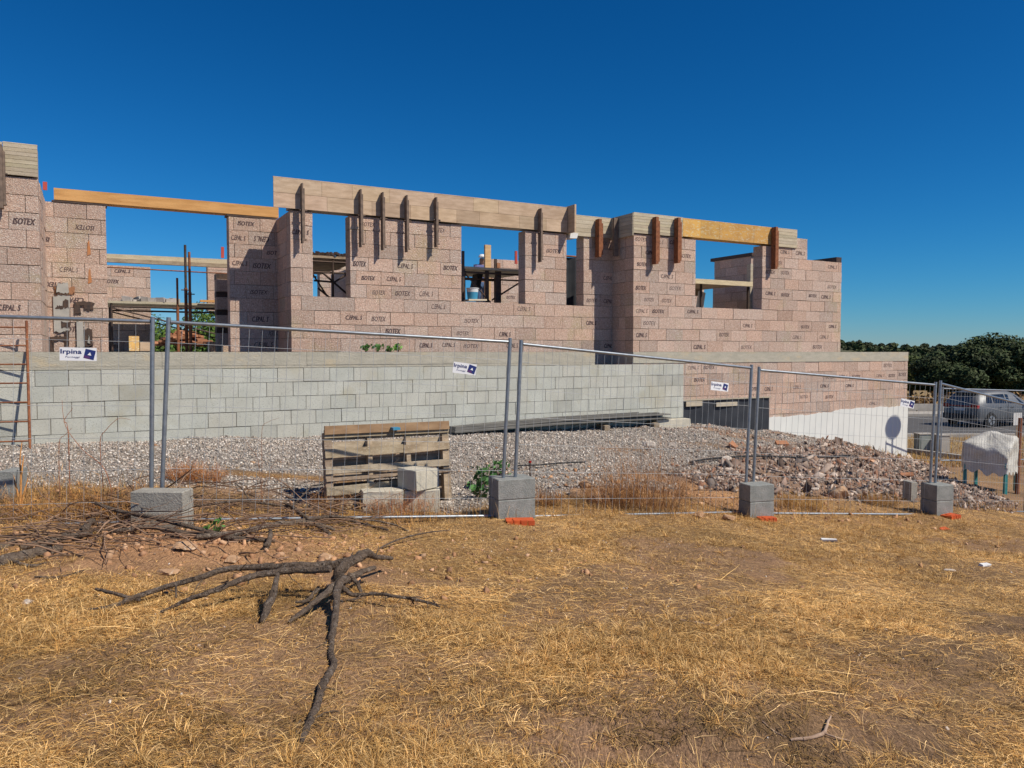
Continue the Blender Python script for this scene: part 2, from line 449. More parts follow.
def wall_y(x):                                    # the line of the block walls on plan, y as a function of x
    s_ = (x - B0.x) / U.x
    return B0.y + s_ * U.y
def gravel_w(x, y):                               # 1 where loose stone covers the soil
    wob = (fbm(x * .9 + 7, y * .9, 3) - .5) * 1.6
    front = np.interp(x, [-14, -6, -3.6, -1.7, -.6, .6, 2.2, 3.2, 4.4, 6, 8, 11], [8.2, 8.3, 8.9, 9.0, 8.7, 10.0, 11.0, 12.3, 13.5, 15.5, 17, 20])
    stripe = np.exp(-((y - 9.95 - .05 * (x + 2.6)) / .14) ** 2) * sstep(x, -3.9, -3.4) * (1 - sstep(x, -2.0, -1.6))
    return sstep(y + wob * .7 - front, -.25, .35) * (x < 9.5) * (y < wall_y(x) + 1) * np.clip(1 - 1.6 * stripe, 0, 1)
def rubble_w(x, y):
    wob = (fbm(x * .8 + 3, y * .8 + 5, 3) - .5) * 1.6
    front = np.interp(x, [1.6, 3.2, 5, 6.5, 8, 9.2, 10.2], [12.2, 11.5, 11.6, 12.2, 12.9, 13.7, 15])
    side = np.interp(y, [10, 12, 14, 16, 19, 21.5], [7.6, 8.3, 9.2, 9.6, 10.6, 11.2])
    upper = 1 - .93 * sstep(y + wob * .5 - np.interp(x, [1, 3.2, 4.5, 6, 7.5, 9], [11.6, 12.4, 14.6, 16.2, 18.2, 21]), -.2, .6)
    return sstep(y + wob - front, -.3, .3) * sstep(side + wob - x, -.3, .3) * sstep(x + wob - 2.0, 0, .8) * (y < wall_y(x) + .5) * upper
def straw_w(x, y):                                # 1 where dry grass covers the soil
    n = fbm(x * .55 + 31, y * .55 + 3, 4)
    w = sstep(n, .40, .54)
    bare = np.exp(-(((x + 2.6) / 1.7) ** 2 + ((y - 6.4) / .85) ** 2)) * 1.5
    bare = bare + np.exp(-(((x - 4.8) / 1.9) ** 2 + ((y - 7.3) / .9) ** 2)) * .95 + np.exp(-(((x - 1.2) / .8) ** 2 + ((y - 3.1) / .35) ** 2)) * 1.3 + np.exp(-(((x - 3.4) / .9) ** 2 + ((y - 4.2) / .3) ** 2)) * .6
    bare = bare + np.exp(-(((x - 3.3) / 1.1) ** 2 + ((y - 5.3) / .35) ** 2)) * .55
    return np.clip(w + .24 - bare, 0.02, 1) * (1 - np.clip(gravel_w(x, y) + rubble_w(x, y), 0, 1))
def soil_col(x, y):
    t = fbm(x * .7, y * .7 + 40, 4)[..., None]; u = fbm(x * 5, y * 5 + 4, 3)[..., None]
    brown = np.array([.34, .20, .11]); taupe = np.array([.25, .152, .078]); ochre = np.array([.54, .29, .14]); straw = np.array([.36, .22, .095])
    c = brown * (1 - sstep(t, .4, .6)) + taupe * sstep(t, .4, .6)
    och = np.exp(-(((x + 2.9) / 2.2) ** 2 + ((y - 6.7) / .9) ** 2))[..., None] * 1.2
    och = och + np.exp(-(((x - 3.0) / 3.5) ** 2 + ((y - 10.9) / .9) ** 2))[..., None] + sstep(.5 - np.abs(y - 9.6 - .05 * x), 0, .3)[..., None] * (x < -1.5)[..., None]
    och = np.clip(och, 0, 1)
    c = c * (1 - och) + ochre * och
    sw = straw_w(x, y)[..., None] * .75
    c = c * (1 - sw) + straw * sw
    gw = gravel_w(x, y)[..., None] * (1 - .75 * sstep(fbm(x * .8 + 90, y * 1.6, 3), .56, .66)[..., None] * (x > 1.5)[..., None])
    c = c * (1 - gw) + np.array([.33, .29, .25]) * gw
    rw = rubble_w(x, y)[..., None] * .8
    c = c * (1 - rw) + np.array([.31, .20, .135]) * rw
    c = c * (.72 + .56 * u)
    far = sstep(y, 22, 27)[..., None]
    return c * (1 - far) + (np.array([.36, .25, .12]) * (.7 + .6 * t)) * far
col = soil_col(GX, GY).reshape(-1, 3)
V = np.stack([GX, GY, GZ], -1).reshape(-1, 3)
ii, jj = np.meshgrid(np.arange(nx - 1), np.arange(ny - 1), indexing='ij')
a = (ii * ny + jj).ravel(); Fq = np.stack([a, a + ny, a + ny + 1, a + 1], 1)
gm = mat('soil', (1, 1, 1), (.80, .80, .80), 26, 7, .95, .8, 55, .02, False, (.62, .58, .55), 42, .58)
nt = gm.node_tree
pb = nt.nodes['Principled BSDF']
src = pb.inputs['Base Color'].links[0].from_socket
an = nt.nodes.new('ShaderNodeAttribute'); an.attribute_name = 'soil'
# matted fibres: two streaky noises bent by a slow one
tcg = nt.nodes.new('ShaderNodeTexCoord'); wrp = nt.nodes.new('ShaderNodeTexNoise'); wrp.inputs['Scale'].default_value = 1.1; wrp.inputs['Detail'].default_value = 2
nt.links.new(tcg.outputs['Object'], wrp.inputs['Vector'])
wm = nt.nodes.new('ShaderNodeVectorMath'); wm.operation = 'MULTIPLY_ADD'; wm.inputs[1].default_value = (.35, .35, 0)
nt.links.new(wrp.outputs['Color'], wm.inputs[0]); nt.links.new(tcg.outputs['Object'], wm.inputs[2])
fib = None
for ang, sx_ in ((.5, 250), (2.2, 210)):
    mpp = nt.nodes.new('ShaderNodeMapping'); mpp.inputs['Rotation'].default_value = (0, 0, ang); mpp.inputs['Scale'].default_value = (sx_, 26, 30)
    nt.links.new(wm.outputs[0], mpp.inputs[0]); nz = nt.nodes.new('ShaderNodeTexNoise'); nz.inputs['Scale'].default_value = 1; nz.inputs['Detail'].default_value = 4
    nt.links.new(mpp.outputs[0], nz.inputs['Vector']); mr = nt.nodes.new('ShaderNodeMapRange'); mr.inputs[1].default_value = .38; mr.inputs[2].default_value = .66; mr.inputs[3].default_value = .68; mr.inputs[4].default_value = 1.28
    nt.links.new(nz.outputs[0], mr.inputs[0])
    if fib is None: fib = mr.outputs[0]
    else:
        mm = nt.nodes.new('ShaderNodeMath'); mm.operation = 'MULTIPLY'; nt.links.new(fib, mm.inputs[0]); nt.links.new(mr.outputs[0], mm.inputs[1]); fib = mm.outputs[0]
fx = nt.nodes.new('ShaderNodeVectorMath'); fx.operation = 'SCALE'; nt.links.new(src, fx.inputs[0]); nt.links.new(fib, fx.inputs['Scale']); src = fx.outputs[0]
mx = nt.nodes.new('ShaderNodeMix'); mx.data_type = 'RGBA'; mx.blend_type = 'MULTIPLY'; mx.inputs[0].default_value = 1
nt.links.new(src, mx.inputs[6]); nt.links.new(an.outputs['Color'], mx.inputs[7]); nt.links.new(mx.outputs[2], pb.inputs['Base Color'])
ground = fast_mesh('ground', V, Fq, gm, smooth=True, origin=(0, 0, 0))
at_ = ground.data.attributes.new('soil', 'FLOAT_VECTOR', 'POINT'); at_.data.foreach_set('vector', col.astype(np.float32).ravel())
tag(ground, kind='structure')

def strip(name, x0, x1, y0, y1, z0, z1, m, kind='structure'):
    b = MB(); b.box8([(x0, y0, z0), (x1, y0, z0), (x1, y1, z0), (x0, y1, z0), (x0, y0, z1), (x1, y0, z1), (x1, y1, z1), (x0, y1, z1)])
    return tag(b.build(name, m), kind=kind)
ZR = EYE - 3.25
strip('road', -60, 90, 29.5, 38.5, ZR - .3, ZR + .02, M['asphalt'])
strip('kerb', -60, 90, 29.2, 29.497, ZR - .3, ZR + .12, M['kerb'])
strip('kerb', -60, 90, 38.503, 38.8, ZR - .3, ZR + .14, M['kerb'])
strip('pavement', -60, 90, 38.803, 40.4, ZR - .3, ZR + .13, M['kerb'])
# the low concrete edging nearer than the road
eb = MB()
pA = g(908, 452); pB = g(972, 463)
eb.beam(pA + Vector((-.1, .05, .02)), pB + Vector((.8, -.3, .0)), .18, .22)
tag(eb.build('edging_kerb', M['kerb']), 'low pale concrete edging crossing dry grass between the white wall and the covered machine', 'kerb')

# ------------------------------------------------------------------ block walls
CH = .26
def block_wall(mb, P, a0, a1, h0, nc, thick, holes=(), ch=CH, bl=.5, prints=0.0, seed=0, tones=(1.0, .115, .05), tops=None, ptext=('ISOTEX', 'C.EPAL. S'), rev=False, flip=1):
    r = random.Random(seed)
    for k in range(nc):
        ha = h0 + k * ch; hb = ha + ch; hm = (ha + hb) / 2
        iv = [(a0, a1)]
        for (x0, x1, y0, y1) in holes:
            if y0 < hm < y1:
                nv = []
                for (p, q) in iv:
                    if x1 <= p or x0 >= q: nv.append((p, q)); continue
                    if x0 > p: nv.append((p, x0))
                    if x1 < q: nv.append((x1, q))
                iv = nv
        for (p, q) in iv:
            if q - p < .05: continue
            e = .012
            mb.box8([P(p + e, -e, ha), P(q - e, -e, ha), P(q - e, -thick + e, ha), P(p + e, -thick + e, ha),
                     P(p + e, -e, hb - .001 * (k == nc - 1) - .005), P(q - e, -e, hb - .005), P(q - e, -thick + e, hb - .005), P(p + e, -thick + e, hb - .005)], 1)
            off = (k % 2) * bl / 2 + r.uniform(-.04, .04)
            x = p; i = math.floor((p - off) / bl) + 1
            cuts = [p]
            while off + i * bl < q - .08:
                if off + i * bl > p + .08: cuts.append(off + i * bl + r.uniform(-.012, .012))
                i += 1
            cuts.append(q)
            for (c0, c1) in zip(cuts[:-1], cuts[1:]):
                gap = .0040 * r.choice((.7, 1, 1, 1.4)); j = r.uniform(-.005, .005)
                t = tones[0] * (1 + r.uniform(-tones[1], tones[1])); hu = r.uniform(-tones[2], tones[2])
                if r.random() < .05: t *= .86
                tone = (t * (1 + hu), t * (1 - hu * .2), t * (1 - hu))
                lo = ha + gap * (1 + r.uniform(-.6, .6)); hi = hb - gap * (1 + r.uniform(-.6, .6))
                mb.box8([P(c0 + gap, j, lo), P(c1 - gap, j, lo), P(c1 - gap, -thick, lo), P(c0 + gap, -thick, lo),
                         P(c0 + gap, j, hi), P(c1 - gap, j, hi), P(c1 - gap, -thick, hi), P(c0 + gap, -thick, hi)], 0, tone)
                if prints and c1 - c0 > .36 and r.random() < prints:
                    tx = r.choice(ptext); ww = min(c1 - c0 - .10, r.uniform(.27, .36)); cm = (c0 + c1) / 2 + r.uniform(-.02, .02)
                    cc = P(cm, j + .002, (lo + hi) / 2 + r.uniform(-.02, .02))
                    ex = (P(cm + .1, 0, 0) - P(cm, 0, 0)).normalized() * flip; ey = Vector((0, 0, 1))
                    if rev and r.random() < .5: ex = -ex; ey = -ey
                    put_text(mb, tx, cc, ex, ey, ww, r.uniform(.075, .10), 2, .3, r.choice((.001, .003, .0055)))
    return mb
DM = -.79; DR = -1.95
sW0 = S(633, 0, 352); sW1 = S(841, 0, 310); sBase = S(907, 0, 400)
house = empty('unfinished_house', W(0, -4, -.3))
tag(house, 'unfinished two tone house of pinkish wood chip blocks with open window gaps', 'building')
WBM = [M['wood_block'], M['core'], M['ink']]
PF = lambda d: (lambda a, c, h: W(a, d + c, h))
# wing front wall
wo = (S(695.5, 0, 280), S(762, 0, 280), 4 * CH, 99)
mb = MB()
sSt = S(807, 0, 270); sBe = S(796, 0, 240)
block_wall(mb, PF(0), sW0, sW1, 0, 10, .3, [wo, (sSt, 99, 9.2 * CH, 99)], prints=.36, seed=3)
mb.build('wing_wall', WBM, house)
mb = MB(); block_wall(mb, PF(0), sBe + .02, sSt, 10 * CH, 1, .3, seed=5); pass
if mb.v: mb.build('wall_step', WBM, house)
# wing side wall (its left face is in shade)
mb = MB()
block_wall(mb, lambda a, c, h: W(sW0 - c, a, h), DM - .3, -.3, 0, 10, .3, seed=9)
block_wall(mb, lambda a, c, h: W(sW0 - c, a, h), DM - .3, 0, -3 * CH - .25, 4, .3, seed=19)
mb.build('wing_side_wall', WBM, house)
# wing base: concrete ring beam, blocks below, white coat, black membrane
mb = MB(); mb.boxw(sW0 + .002, sBase, -.31, .012, -.25, 0)
mb.build('ring_beam', M['conc_beam'], house)
mb = MB(); block_wall(mb, PF(0), sW0 + .3, sBase, -.25 - 12 * CH, 12, .3, prints=.18, seed=12)
mb.build('base_wall', WBM, house)
sMb = S(768.5, 0, 420)
mb = MB(); n = 60; top = []
for i in range(n + 1):
    s_ = sMb + (sBase - sMb) * i / n
    hb_ = np.interp(i / n, [0, .3, .55, 1], [-1.62, -1.60, -1.50, -1.52])
    top.append((s_, hb_ + random.uniform(-.012, .012) + .012 * math.sin(i * .7)))
for i in range(n):
    (sa, ha), (sb, hb_) = top[i], top[i + 1]
    mb.box8([W(sa, .022, -3.6), W(sb, .022, -3.6), W(sb, .004, -3.6), W(sa, .004, -3.6), W(sa, .022, ha), W(sb, .022, hb_), W(sb, .004, hb_), W(sa, .004, ha)])
mb.boxw(sBase + .001, sBase + .02, -.31, .022, -3.6, -1.52)
mb.build('white_base_coat', M['white'], house)
mb = MB(); sG1 = S(683.5, .3, 390)
m0 = S(684, 0, 410) - .5; nseg = 26
for i in range(nseg):
    sa = m0 + (sMb - m0) * i / nseg; sb = m0 + (sMb - m0) * (i + 1) / nseg
    da = .035 + .02 * math.sin(i * .9); db = .035 + .02 * math.sin((i + 1) * .9)
    mb.box8([W(sa, da, -2.4), W(sb, db, -2.4), W(sb, .006, -2.4), W(sa, .006, -2.4), W(sa, da, -1.12), W(sb, db, -1.12), W(sb, .006, -1.12), W(sa, .006, -1.12)])
mb.build('damp_proof_membrane', M['membrane'], house)
mb = MB()
for x0, x1, y0, y1 in ((684, 700, 401, 406), (714, 735, 402, 406)):
    sa = S(x0, 0, 404); sb = S(x1, 0, 404)
    mb.boxw(sa, sb, .058, .08, HH((x0 + x1) / 2, y1, 0), HH((x0 + x1) / 2, y0, 0), tone=tn())
mb.boxw(m0, sMb, .057, .075, -1.125, -1.095, tone=tn(.8))
mb.build('membrane_batten', M['boards'], house)
# main wall
w2 = (S(313, DM, 260), S(350, DM, 260), 4 * CH, 99)
w3 = (S(461.5, DM, 260), S(525, DM, 260), 4 * CH, 99)
w4 = (S(566.5, DM, 270), S(583.5, DM, 270), 4 * CH - .05, 99)
sM0 = S(291.5, DM, 352)
mb = MB(); block_wall(mb, PF(DM), sM0, sW0 + .3, 0, 10, .3, [w2, w3, w4], prints=.38, seed=21)
block_wall(mb, PF(DM), S(575, DM, 350), sW0, -4 * CH, 4, .3, seed=22)
mb.build('main_wall', WBM, house)
mb = MB(); block_wall(mb, lambda a, c, h: W(sM0 - c, a, h), DR, DM - .3, 0, 10, .3, seed=23)
mb.build('return_wall', WBM, house)
# recessed wall with the wide opening
sR0 = S(53, DR, 300); sR1 = sM0 + .3
oR = (S(107.5, DR, 280), S(229.5, DR, 280), -1, 99)
for aa_, bb_, sd_ in ((sR0 - 1.5, oR[0], 31), (oR[1], sR1, 33)):
    mb = MB(); block_wall(mb, PF(DR), aa_, bb_, 0, 10, .3, [], prints=.34, seed=sd_, rev=True, ptext=('ISOTEX', 'C.EPAL. S', 'ISOTEX'))
    mb.build('recessed_wall', WBM, house)
# left block of the facade
sL1 = S(42.5, 0, 352)
mb = MB(); block_wall(mb, PF(0), sL1 - 4.5, sL1, 0, 10, .3, prints=.16, seed=41, rev=True)
mb.build('corner_wall', WBM, house)
mb = MB(); block_wall(mb, lambda a, c, h: W(sL1 + c, a, h), DR, -.3, 0, 10, .3, seed=42, tones=(1.04, .08, .05))
mb.build('corner_side_wall', WBM, house)
# broken openings for pipes in the corner of the recessed wall
mb = MB()
def pxbox(x0, x1, y0, y1, d0, d1, mi, t=(1, 1, 1)):
    s0_, _ = SH(x0, y0, d1); s1_, _ = SH(x1, y0, d1)
    xm = (x0 + x1) / 2
    ha, hb_ = HH(xm, y1, d1), HH(xm, y0, d1); w_ = s1_ - s0_; n_ = 9; P_ = []; J = .018
    for i in range(n_): P_.append(W(s0_ + w_ * i / (n_ - 1) + random.uniform(-J, J), d0, ha + random.uniform(-J, J)))
    for i in range(n_): P_.append(W(s1_ - w_ * i / (n_ - 1) + random.uniform(-J, J), d0, hb_ + random.uniform(-J, J)))
    mb.poly_prism(P_, N * (d1 - d0), mi, t)
pxbox(57, 69, 283, 293, DR + .005, DR + .05, 1)
pxbox(54, 57, 287, 294, DR + .004, DR + .02, 2, tn(.9)); pxbox(69, 75, 287, 294, DR + .004, DR + .02, 2, tn(.9))
pxbox(52, 69, 296, 332, DR + .006, DR + .03, 3); pxbox(63, 69, 300, 308, DR + .01, DR + .033, 0); pxbox(56, 63, 306, 309, DR + .01, DR + .034, 0)
pxbox(62, 70, 322, 328, DR + .01, DR + .034, 0); pxbox(65, 69, 331, 345, DR + .006, DR + .03, 0)
pxbox(75, 94, 302, 305, DR + .006, DR + .03, 0); pxbox(75, 80, 305, 314, DR + .006, DR + .03, 0); pxbox(84, 93, 305, 310, DR + .006, DR + .028, 0)
pxbox(76, 83, 321, 347, DR + .006, DR + .04, 3); pxbox(84, 93, 329, 346, DR + .006, DR + .03, 0); pxbox(88, 90, 336, 343, DR + .008, DR + .05, 3)
pxbox(47, 65, 336, 340, DR + .006, DR + .03, 0); pxbox(48, 54, 340, 351, DR + .006, DR + .03, 0)
mb.build('service_chase', [M['dark_steel'], M['conc_grey'], M['terracotta'], M['foot'] if 'foot' in M else M['conc_grey']], house)
RM = mat('rust_mark', (.50, .20, .07), (.42, .20, .10), 20, 5, .95, .2)
for (x, y0, y1) in ((89, 240, 256), (90, 268, 284)):
    mb = MB(); s_, h_ = SH(x, y1, DR); _, h1_ = SH(x, y0, DR)
    mb.poly_prism([W(s_ - .03, DR + .007, h_), W(s_ + .03, DR + .007, h_ + .03), W(s_ + .01, DR + .007, h1_), W(s_ - .015, DR + .007, h1_ - .04)], N * .003)
    mb.build('rust_stain', RM, house)
# floor slab, back walls, cross walls
mb = MB(); mb.boxw(sL1 - 4.5, sM0 - .01, -14, DR - .3, -.25, -.004); mb.boxw(sM0 - .01, sW0, -14, DM - .302, -.25, -.004); mb.boxw(sW0, sW1, -14, -.312, -.25, -.004)
mb.build('floor_slab', M['conc_grey'], house)
def wall_px(name, d, x0, x1, ytop, seed, holes=(), prints=.15, h0=0, t=.3):
    a0 = S(x0, d, 300); a1 = S(x1, d, 300); hh = HH((x0 + x1) / 2, ytop, d)
    ncs = max(1, round((hh - h0) / CH))
    b = MB(); block_wall(b, PF(d), a0, a1, h0, ncs, t, holes, prints=prints, seed=seed)
    return b.build(name, WBM, house)
wall_px('back_wall', -7.2, 60, 151, 261, 51)
wall_px('back_wall', -7.2, 208, 275, 264, 52, [(S(208, -7.2), S(216.5, -7.2), .2, 1.0)])
wall_px('back_wall', -8.0, 320, 400, 262, 53)
dB = -7.5
wall_px('back_wall', dB, 484, 640, 263, 54)
wall_px('back_wall', dB, 640, 800, 289, 55, [(S(704, dB, 298), S(718.5, dB, 298), HH(711, 306, dB), 99)])
def cross_wall(name, s_, d0, d1, nc, seed, t=.3):
    b = MB(); block_wall(b, lambda a, c, h: W(s_ - c, a, h), d0, d1, 0, nc, t, seed=seed)
    return b.build(name, WBM, house)
cross_wall('cross_wall', S(751, -3.2, 280), -4.75, -3.2, 11, 61, .25)
b = MB(); b.boxw(S(751, -3.2, 280) - .03, S(751, -3.2, 280) + .28, -4.9, -3.15, 11 * CH + .002, 11 * CH + .1); b.build('wall_cap', M['dark_steel'], house)
cross_wall('cross_wall', S(834, -.4, 258), -3.4, -.32, 9, 62, .2)
b = MB(); sq = S(834, -.4, 258)
b.boxw(sq, sq + .2, -3.4, -.32, 9 * CH + .002, 2.53)  # dark top strip: colour stands for the shaded left face of this wall
b.build('wall_cap', M['dark_steel'], house)
cross_wall('cross_wall', S(352, -3.0, 280) + .6, -6.9, -2.6, 8, 63, .25)

# ------------------------------------------------------------------ grey retaining wall in front of the house
rw = empty('retaining_wall', W(-6, .17, -2.2))
tag(rw, 'long low grey concrete block wall with a pale cast beam along its top, behind the gravel', 'wall')
mb = MB(); CG = .242
sG0 = S(0, .3, 400) - 3; sGm = S(595, .3, 358)
block_wall(mb, PF(.3), sG0, sG1, -.27 - 9 * CG, 9, .25, ch=CG, bl=.44, seed=71, tones=(1, .04, .015))
mb.build('blockwork', [M['cmu'], M['core']], rw)
mb = MB()
x = sG0; r = random.Random(4)
while x < sGm:
    x2 = min(x + r.uniform(2.2, 3.4), sGm)
    mb.boxw(x + .002, x2 - .002, .045, .305 + r.uniform(-.004, .004), -.222, 0)
    mb.boxw(x + .002, x2 - .002, .05, .300, -.268, -.224)
    x = x2
mb.build('cast_beam', M['conc_beam'], rw)
# ------------------------------------------------------------------ shuttering (formwork) along the wall tops
def shutter(name, s0, s1, d0, d1, h0, h1, m, label, rows=5, seg=(1.2, 2.0), seed=1, cat='shuttering', group='timber shuttering on the wall tops', dark=None, vertical=False, core0=None):
    r = random.Random(seed); mb = MB()
    mb.boxw(max(s0 + .01, core0 if core0 is not None else -99), s1 - .01, d0, d1 - .025, h0 + .01, h1 - .015, 1)
    for k in range(rows):
        ha = h0 + (h1 - h0) * k / rows; hb = h0 + (h1 - h0) * (k + 1) / rows
        x = s0
        while x < s1 - .01:
            x2 = x + r.uniform(*seg)
            if x2 > s1 - .3: x2 = s1
            t = 1 + r.uniform(-.14, .12)
            mb.boxw(x + .002, x2 - .002, d1 - .022, d1 + r.uniform(0, .004), ha + .002, hb - .0025, 0, (t, t * r.uniform(.97, 1.02), t * r.uniform(.93, 1.03)))
            x = x2
    # capping strip
    mb.boxw(s0, s1, d1 - .06, d1 + .003, h1 + .001, h1 + .012, 0, (1.25, 1.25, 1.22))
    o = mb.build(name, [m, dark or M['conc_grey']])
    tag(o, label, cat, group)
    return o
hb1 = 10 * CH + .025
sB1a = S(273.5, DM + .05, 205); sB1b = S(567.5, DM + .05, 215)
shutter('shuttering_beam', sB1a, sB1b, DM - .31, DM + .05, hb1, 3.165, M['ply'], 'longest weathered shuttering beam, above the two middle windows', 2, (.5, 1.0), 2, core0=sM0)
b = MB(); b.boxw(S(567.5, DM + .05, 215) + .003, S(567.5, DM + .05, 215) + .045, DM - .25, DM + .33, hb1 - .02, 3.2, tone=(1.05, 1.05, 1.02))
tag(b.build('stop_end_board', M['ply']), 'upright end board sticking out where the longest shuttering stops', 'board')
sB2a = sB1b + .05; sB2b = sW0 - .003
shutter('shuttering_beam', sB2a, sB2b, DM - .31, DM + .03, 10 * CH - .02, 3.03, M['boards'], 'short pale shuttering beam in the recess left of the projecting wing', 5, (.8, 1.3), 3)
# wing shuttering: left side, front, orange centre
sOa = S(683, .04, 230); sOb = S(775.5, .04, 240)
hw0 = 10 * CH + .01; hw1 = 3.045
o = shutter('shuttering_beam', sW0 - .03, sOa - .003, -.3, .035, hw0, hw1, M['boards'], 'pale grooved shuttering with water stains at the left corner of the wing', 7, (1.0, 1.6), 4)
shutter('shuttering_beam', sOa, sOb - .003, -.3, .035, hw0 + .02, hw1 - .01, M['yellow_ply'], 'bright orange yellow shuttering panel over the window of the wing', 1, (.42, .6), 5, dark=M['yellow_ply'])
shutter('shuttering_beam', sOb, sBe + .0, -.3, .035, hw0 - .01, hw1, M['boards'], 'small grey boarded shuttering at the right end of the wing top', 6, (2, 3), 6)
b = MB(); r = random.Random(9)
for k in range(6):
    hz0 = 10 * CH - .05; ha = hz0 + (hw1 - hz0) * k / 6; hb = hz0 + (hw1 - hz0) * (k + 1) / 6; t = r.uniform(.88, 1.1)
    b.boxw(sW0 - .055 - r.uniform(0, .003), sW0 - .032, DM + .035, .032, ha + .002, hb - .002, tone=(t, t, t))
tag(b.build('flank_shuttering', M['boards']), 'shaded shuttering on the left flank of the projecting wing', 'shuttering', 'timber shuttering on the wall tops')
# left corner shuttering
sLa = S(3, .03, 160)
shutter('shuttering_beam', sLa, S(37.6, .03, 160), -.3, .03, HH(20, 175.5, .03), HH(20, 144, .03), M['boards'], 'stack of grey boards shuttering the far left wall corner', 8, (3, 4), 7)
shutter('shuttering_beam', sLa - 3, sLa - .004, -.3, .05, HH(1, 178, .03), HH(1, 143, .03), M['boards'], 'shuttering cut off by the left picture edge', 6, (1.5, 2), 8)
# fresh timber beam across the wide opening
p0 = W(S(54, DR, 200), DR - .13, 10 * CH + .14); p1 = W(S(278.5, DR, 214), DR - .13, 10 * CH + .14)
b = MB(); b.beam(p0, p1, .28, .20, tone=(1, 1, 1))
tag(b.build('timber_beam', M['timber']), 'long fresh orange timber beam bridging the wide left opening', 'beam')
# packing on the wall under it
for aa_, bb_, lab_ in ((S(54, DR), S(107, DR, 203), 'thin dark packing strip under the left end of the fresh timber beam'), (S(228, DR), sM0 - .01, 'thin dark packing strip under the right end of the fresh timber beam')):
    b = MB(); b.boxw(aa_, bb_, DR - .3, DR + .01, 10 * CH + .001, 10 * CH + .03); tag(b.build('packing_board', M['dark_steel']), lab_, 'board')
#(S(228, DR), sM0 - .01, DR - .3, DR + .01, 10 * CH + .001, 10 * CH + .03)


# ------------------------------------------------------------------ clamps holding the shuttering
def clamp(px, d, h0, h1, m, label, w=.024, dep=.14, g_='steel clamps on the shuttering', fat=False):
    s_ = S(px, d + dep, 230)
    c = empty('shuttering_clamp', W(s_, d, h0)); tag(c, label, 'clamp', g_)
    b = MB()
    b.boxw(s_ - w / 2, s_ + w / 2, d + .012, d + dep, h0, h1 + .01)
    b.build('bar', m, c)
    b = MB()
    b.boxw(s_ + w / 2 + .002, s_ + w / 2 + (.045 if fat else .03), d + .04, d + dep - .015, h0 + .05, h1 - .08)
    b.build('side_flange', m, c)
    b = MB(); hm = h0 + (h1 - h0) * .55
    b.tube([W(s_ - .05, d + dep * .7, hm), W(s_ + .09, d + dep * .7, hm)], .018, 6)
    b.build('wedge', M['dark_steel'], c); b = MB(); b.tube([W(s_ - .02, d + dep * .7, h0 + .06), W(s_ + .07, d + dep * .7, h0 + .06)], .014, 6)
    b.build('wedge', M['dark_steel'], c)
dC = DM + .055
for px, y0, y1, lab in ((303, 184, 243, 'grey clamp on the shuttering left of the first narrow window'),
                        (361.5, 190, 247, 'grey clamp on the shuttering just right of the narrow window'),
                        (383.5, 193, 250, 'second grey clamp right of the narrow window'),
                        (407.5, 196, 252, 'third grey clamp right of the narrow window'),
                        (437, 198, 247, 'grey clamp nearest the left side of the window with the bucket'),
                        (541.5, 209, 262, 'grey clamp right of the window with the bucket')):
    clamp(px, dC, HH(px, y1, dC + .1), HH(px, y0, dC + .1), M['clamp'], lab)
clamp(600.5, DM + .04, HH(600, 258, DM), HH(600, 221, DM), M['rust'], 'rusty clamp on the short shuttering in the recess', .075, .16, fat=True)
clamp(657.5, .045, HH(657, 265, 0), HH(657, 219, 0), M['rust'], 'left rusty clamp of the pair at the wing corner', .075, .15, fat=True)
clamp(679.5, .045, HH(679, 264, 0), HH(679, 220, 0), M['rust'], 'rusty clamp where grey boards meet the orange panel', .075, .15, fat=True)
clamp(777, .045, HH(777, 270, 0), HH(777, 229, 0), M['rust'], 'lone rusty clamp at the right end of the orange panel', .075, .15, fat=True)
clamp(1.5, .06, HH(1, 210, 0), HH(1, 148, 0), M['clamp'], 'dark clamp at the left picture edge', .06, .14)
# the one on the shaded flank of the wing
c = empty('shuttering_clamp', W(sW0 - .1, -.5, 2.2)); tag(c, 'shaded clamp on the left flank of the wing', 'clamp', 'steel clamps on the shuttering')
b = MB(); b.boxw(sW0 - .19, sW0 - .06, -.52, -.47, 2.15, 3.0); b.build('bar', M['clamp'], c)

# ------------------------------------------------------------------ inside the house: props, planks, scaffolds, debris
def prop(px, d, y0, label, h0=0, m='rust', w=.03):
    s_ = S(px, d, 300); hh = HH(px, y0, d)
    c = empty('steel_prop', W(s_, d, h0)); tag(c, label, 'prop', 'steel props in the wide left opening')
    b = MB(); b.tube([W(s_, d, h0 + .008), W(s_, d, h0 + hh * .6)], w, 8); b.build('outer_tube', M[m], c)
    b = MB(); b.tube([W(s_, d, h0 + hh * .55), W(s_, d, hh)], w * .75, 8); b.build('inner_tube', M['rust' if px != 186 else 'dark_steel'], c)
    b = MB(); b.boxw(s_ - .07, s_ + .07, d - .07, d + .07, h0, h0 + .01); b.build('base_plate', M[m], c)
    b = MB(); b.tube([W(s_ - .09, d, hh * .58), W(s_ + .09, d, hh * .58)], .012, 6); b.build('pin_handle', M['dark_steel'], c)
prop(177.5, -3.2, 278, 'short rusty prop, leftmost and shortest of the three')
prop(186, -3.4, 245, 'tall dark prop in the middle of the wide opening', w=.035)
prop(190, -3.1, 252, 'tall red prop right beside the dark prop', w=.035)
def plank(p0, p1, w, h, m, label, cat='plank', name='plank', group=None, tone=(1, 1, 1)):
    b = MB(); b.beam(p0, p1, w, h, tone=tone); return tag(b.build(name, m), label, cat, group)
def bp(px, py, d):
    s_, h_ = SH(px, py, d); return W(s_, d, h_)
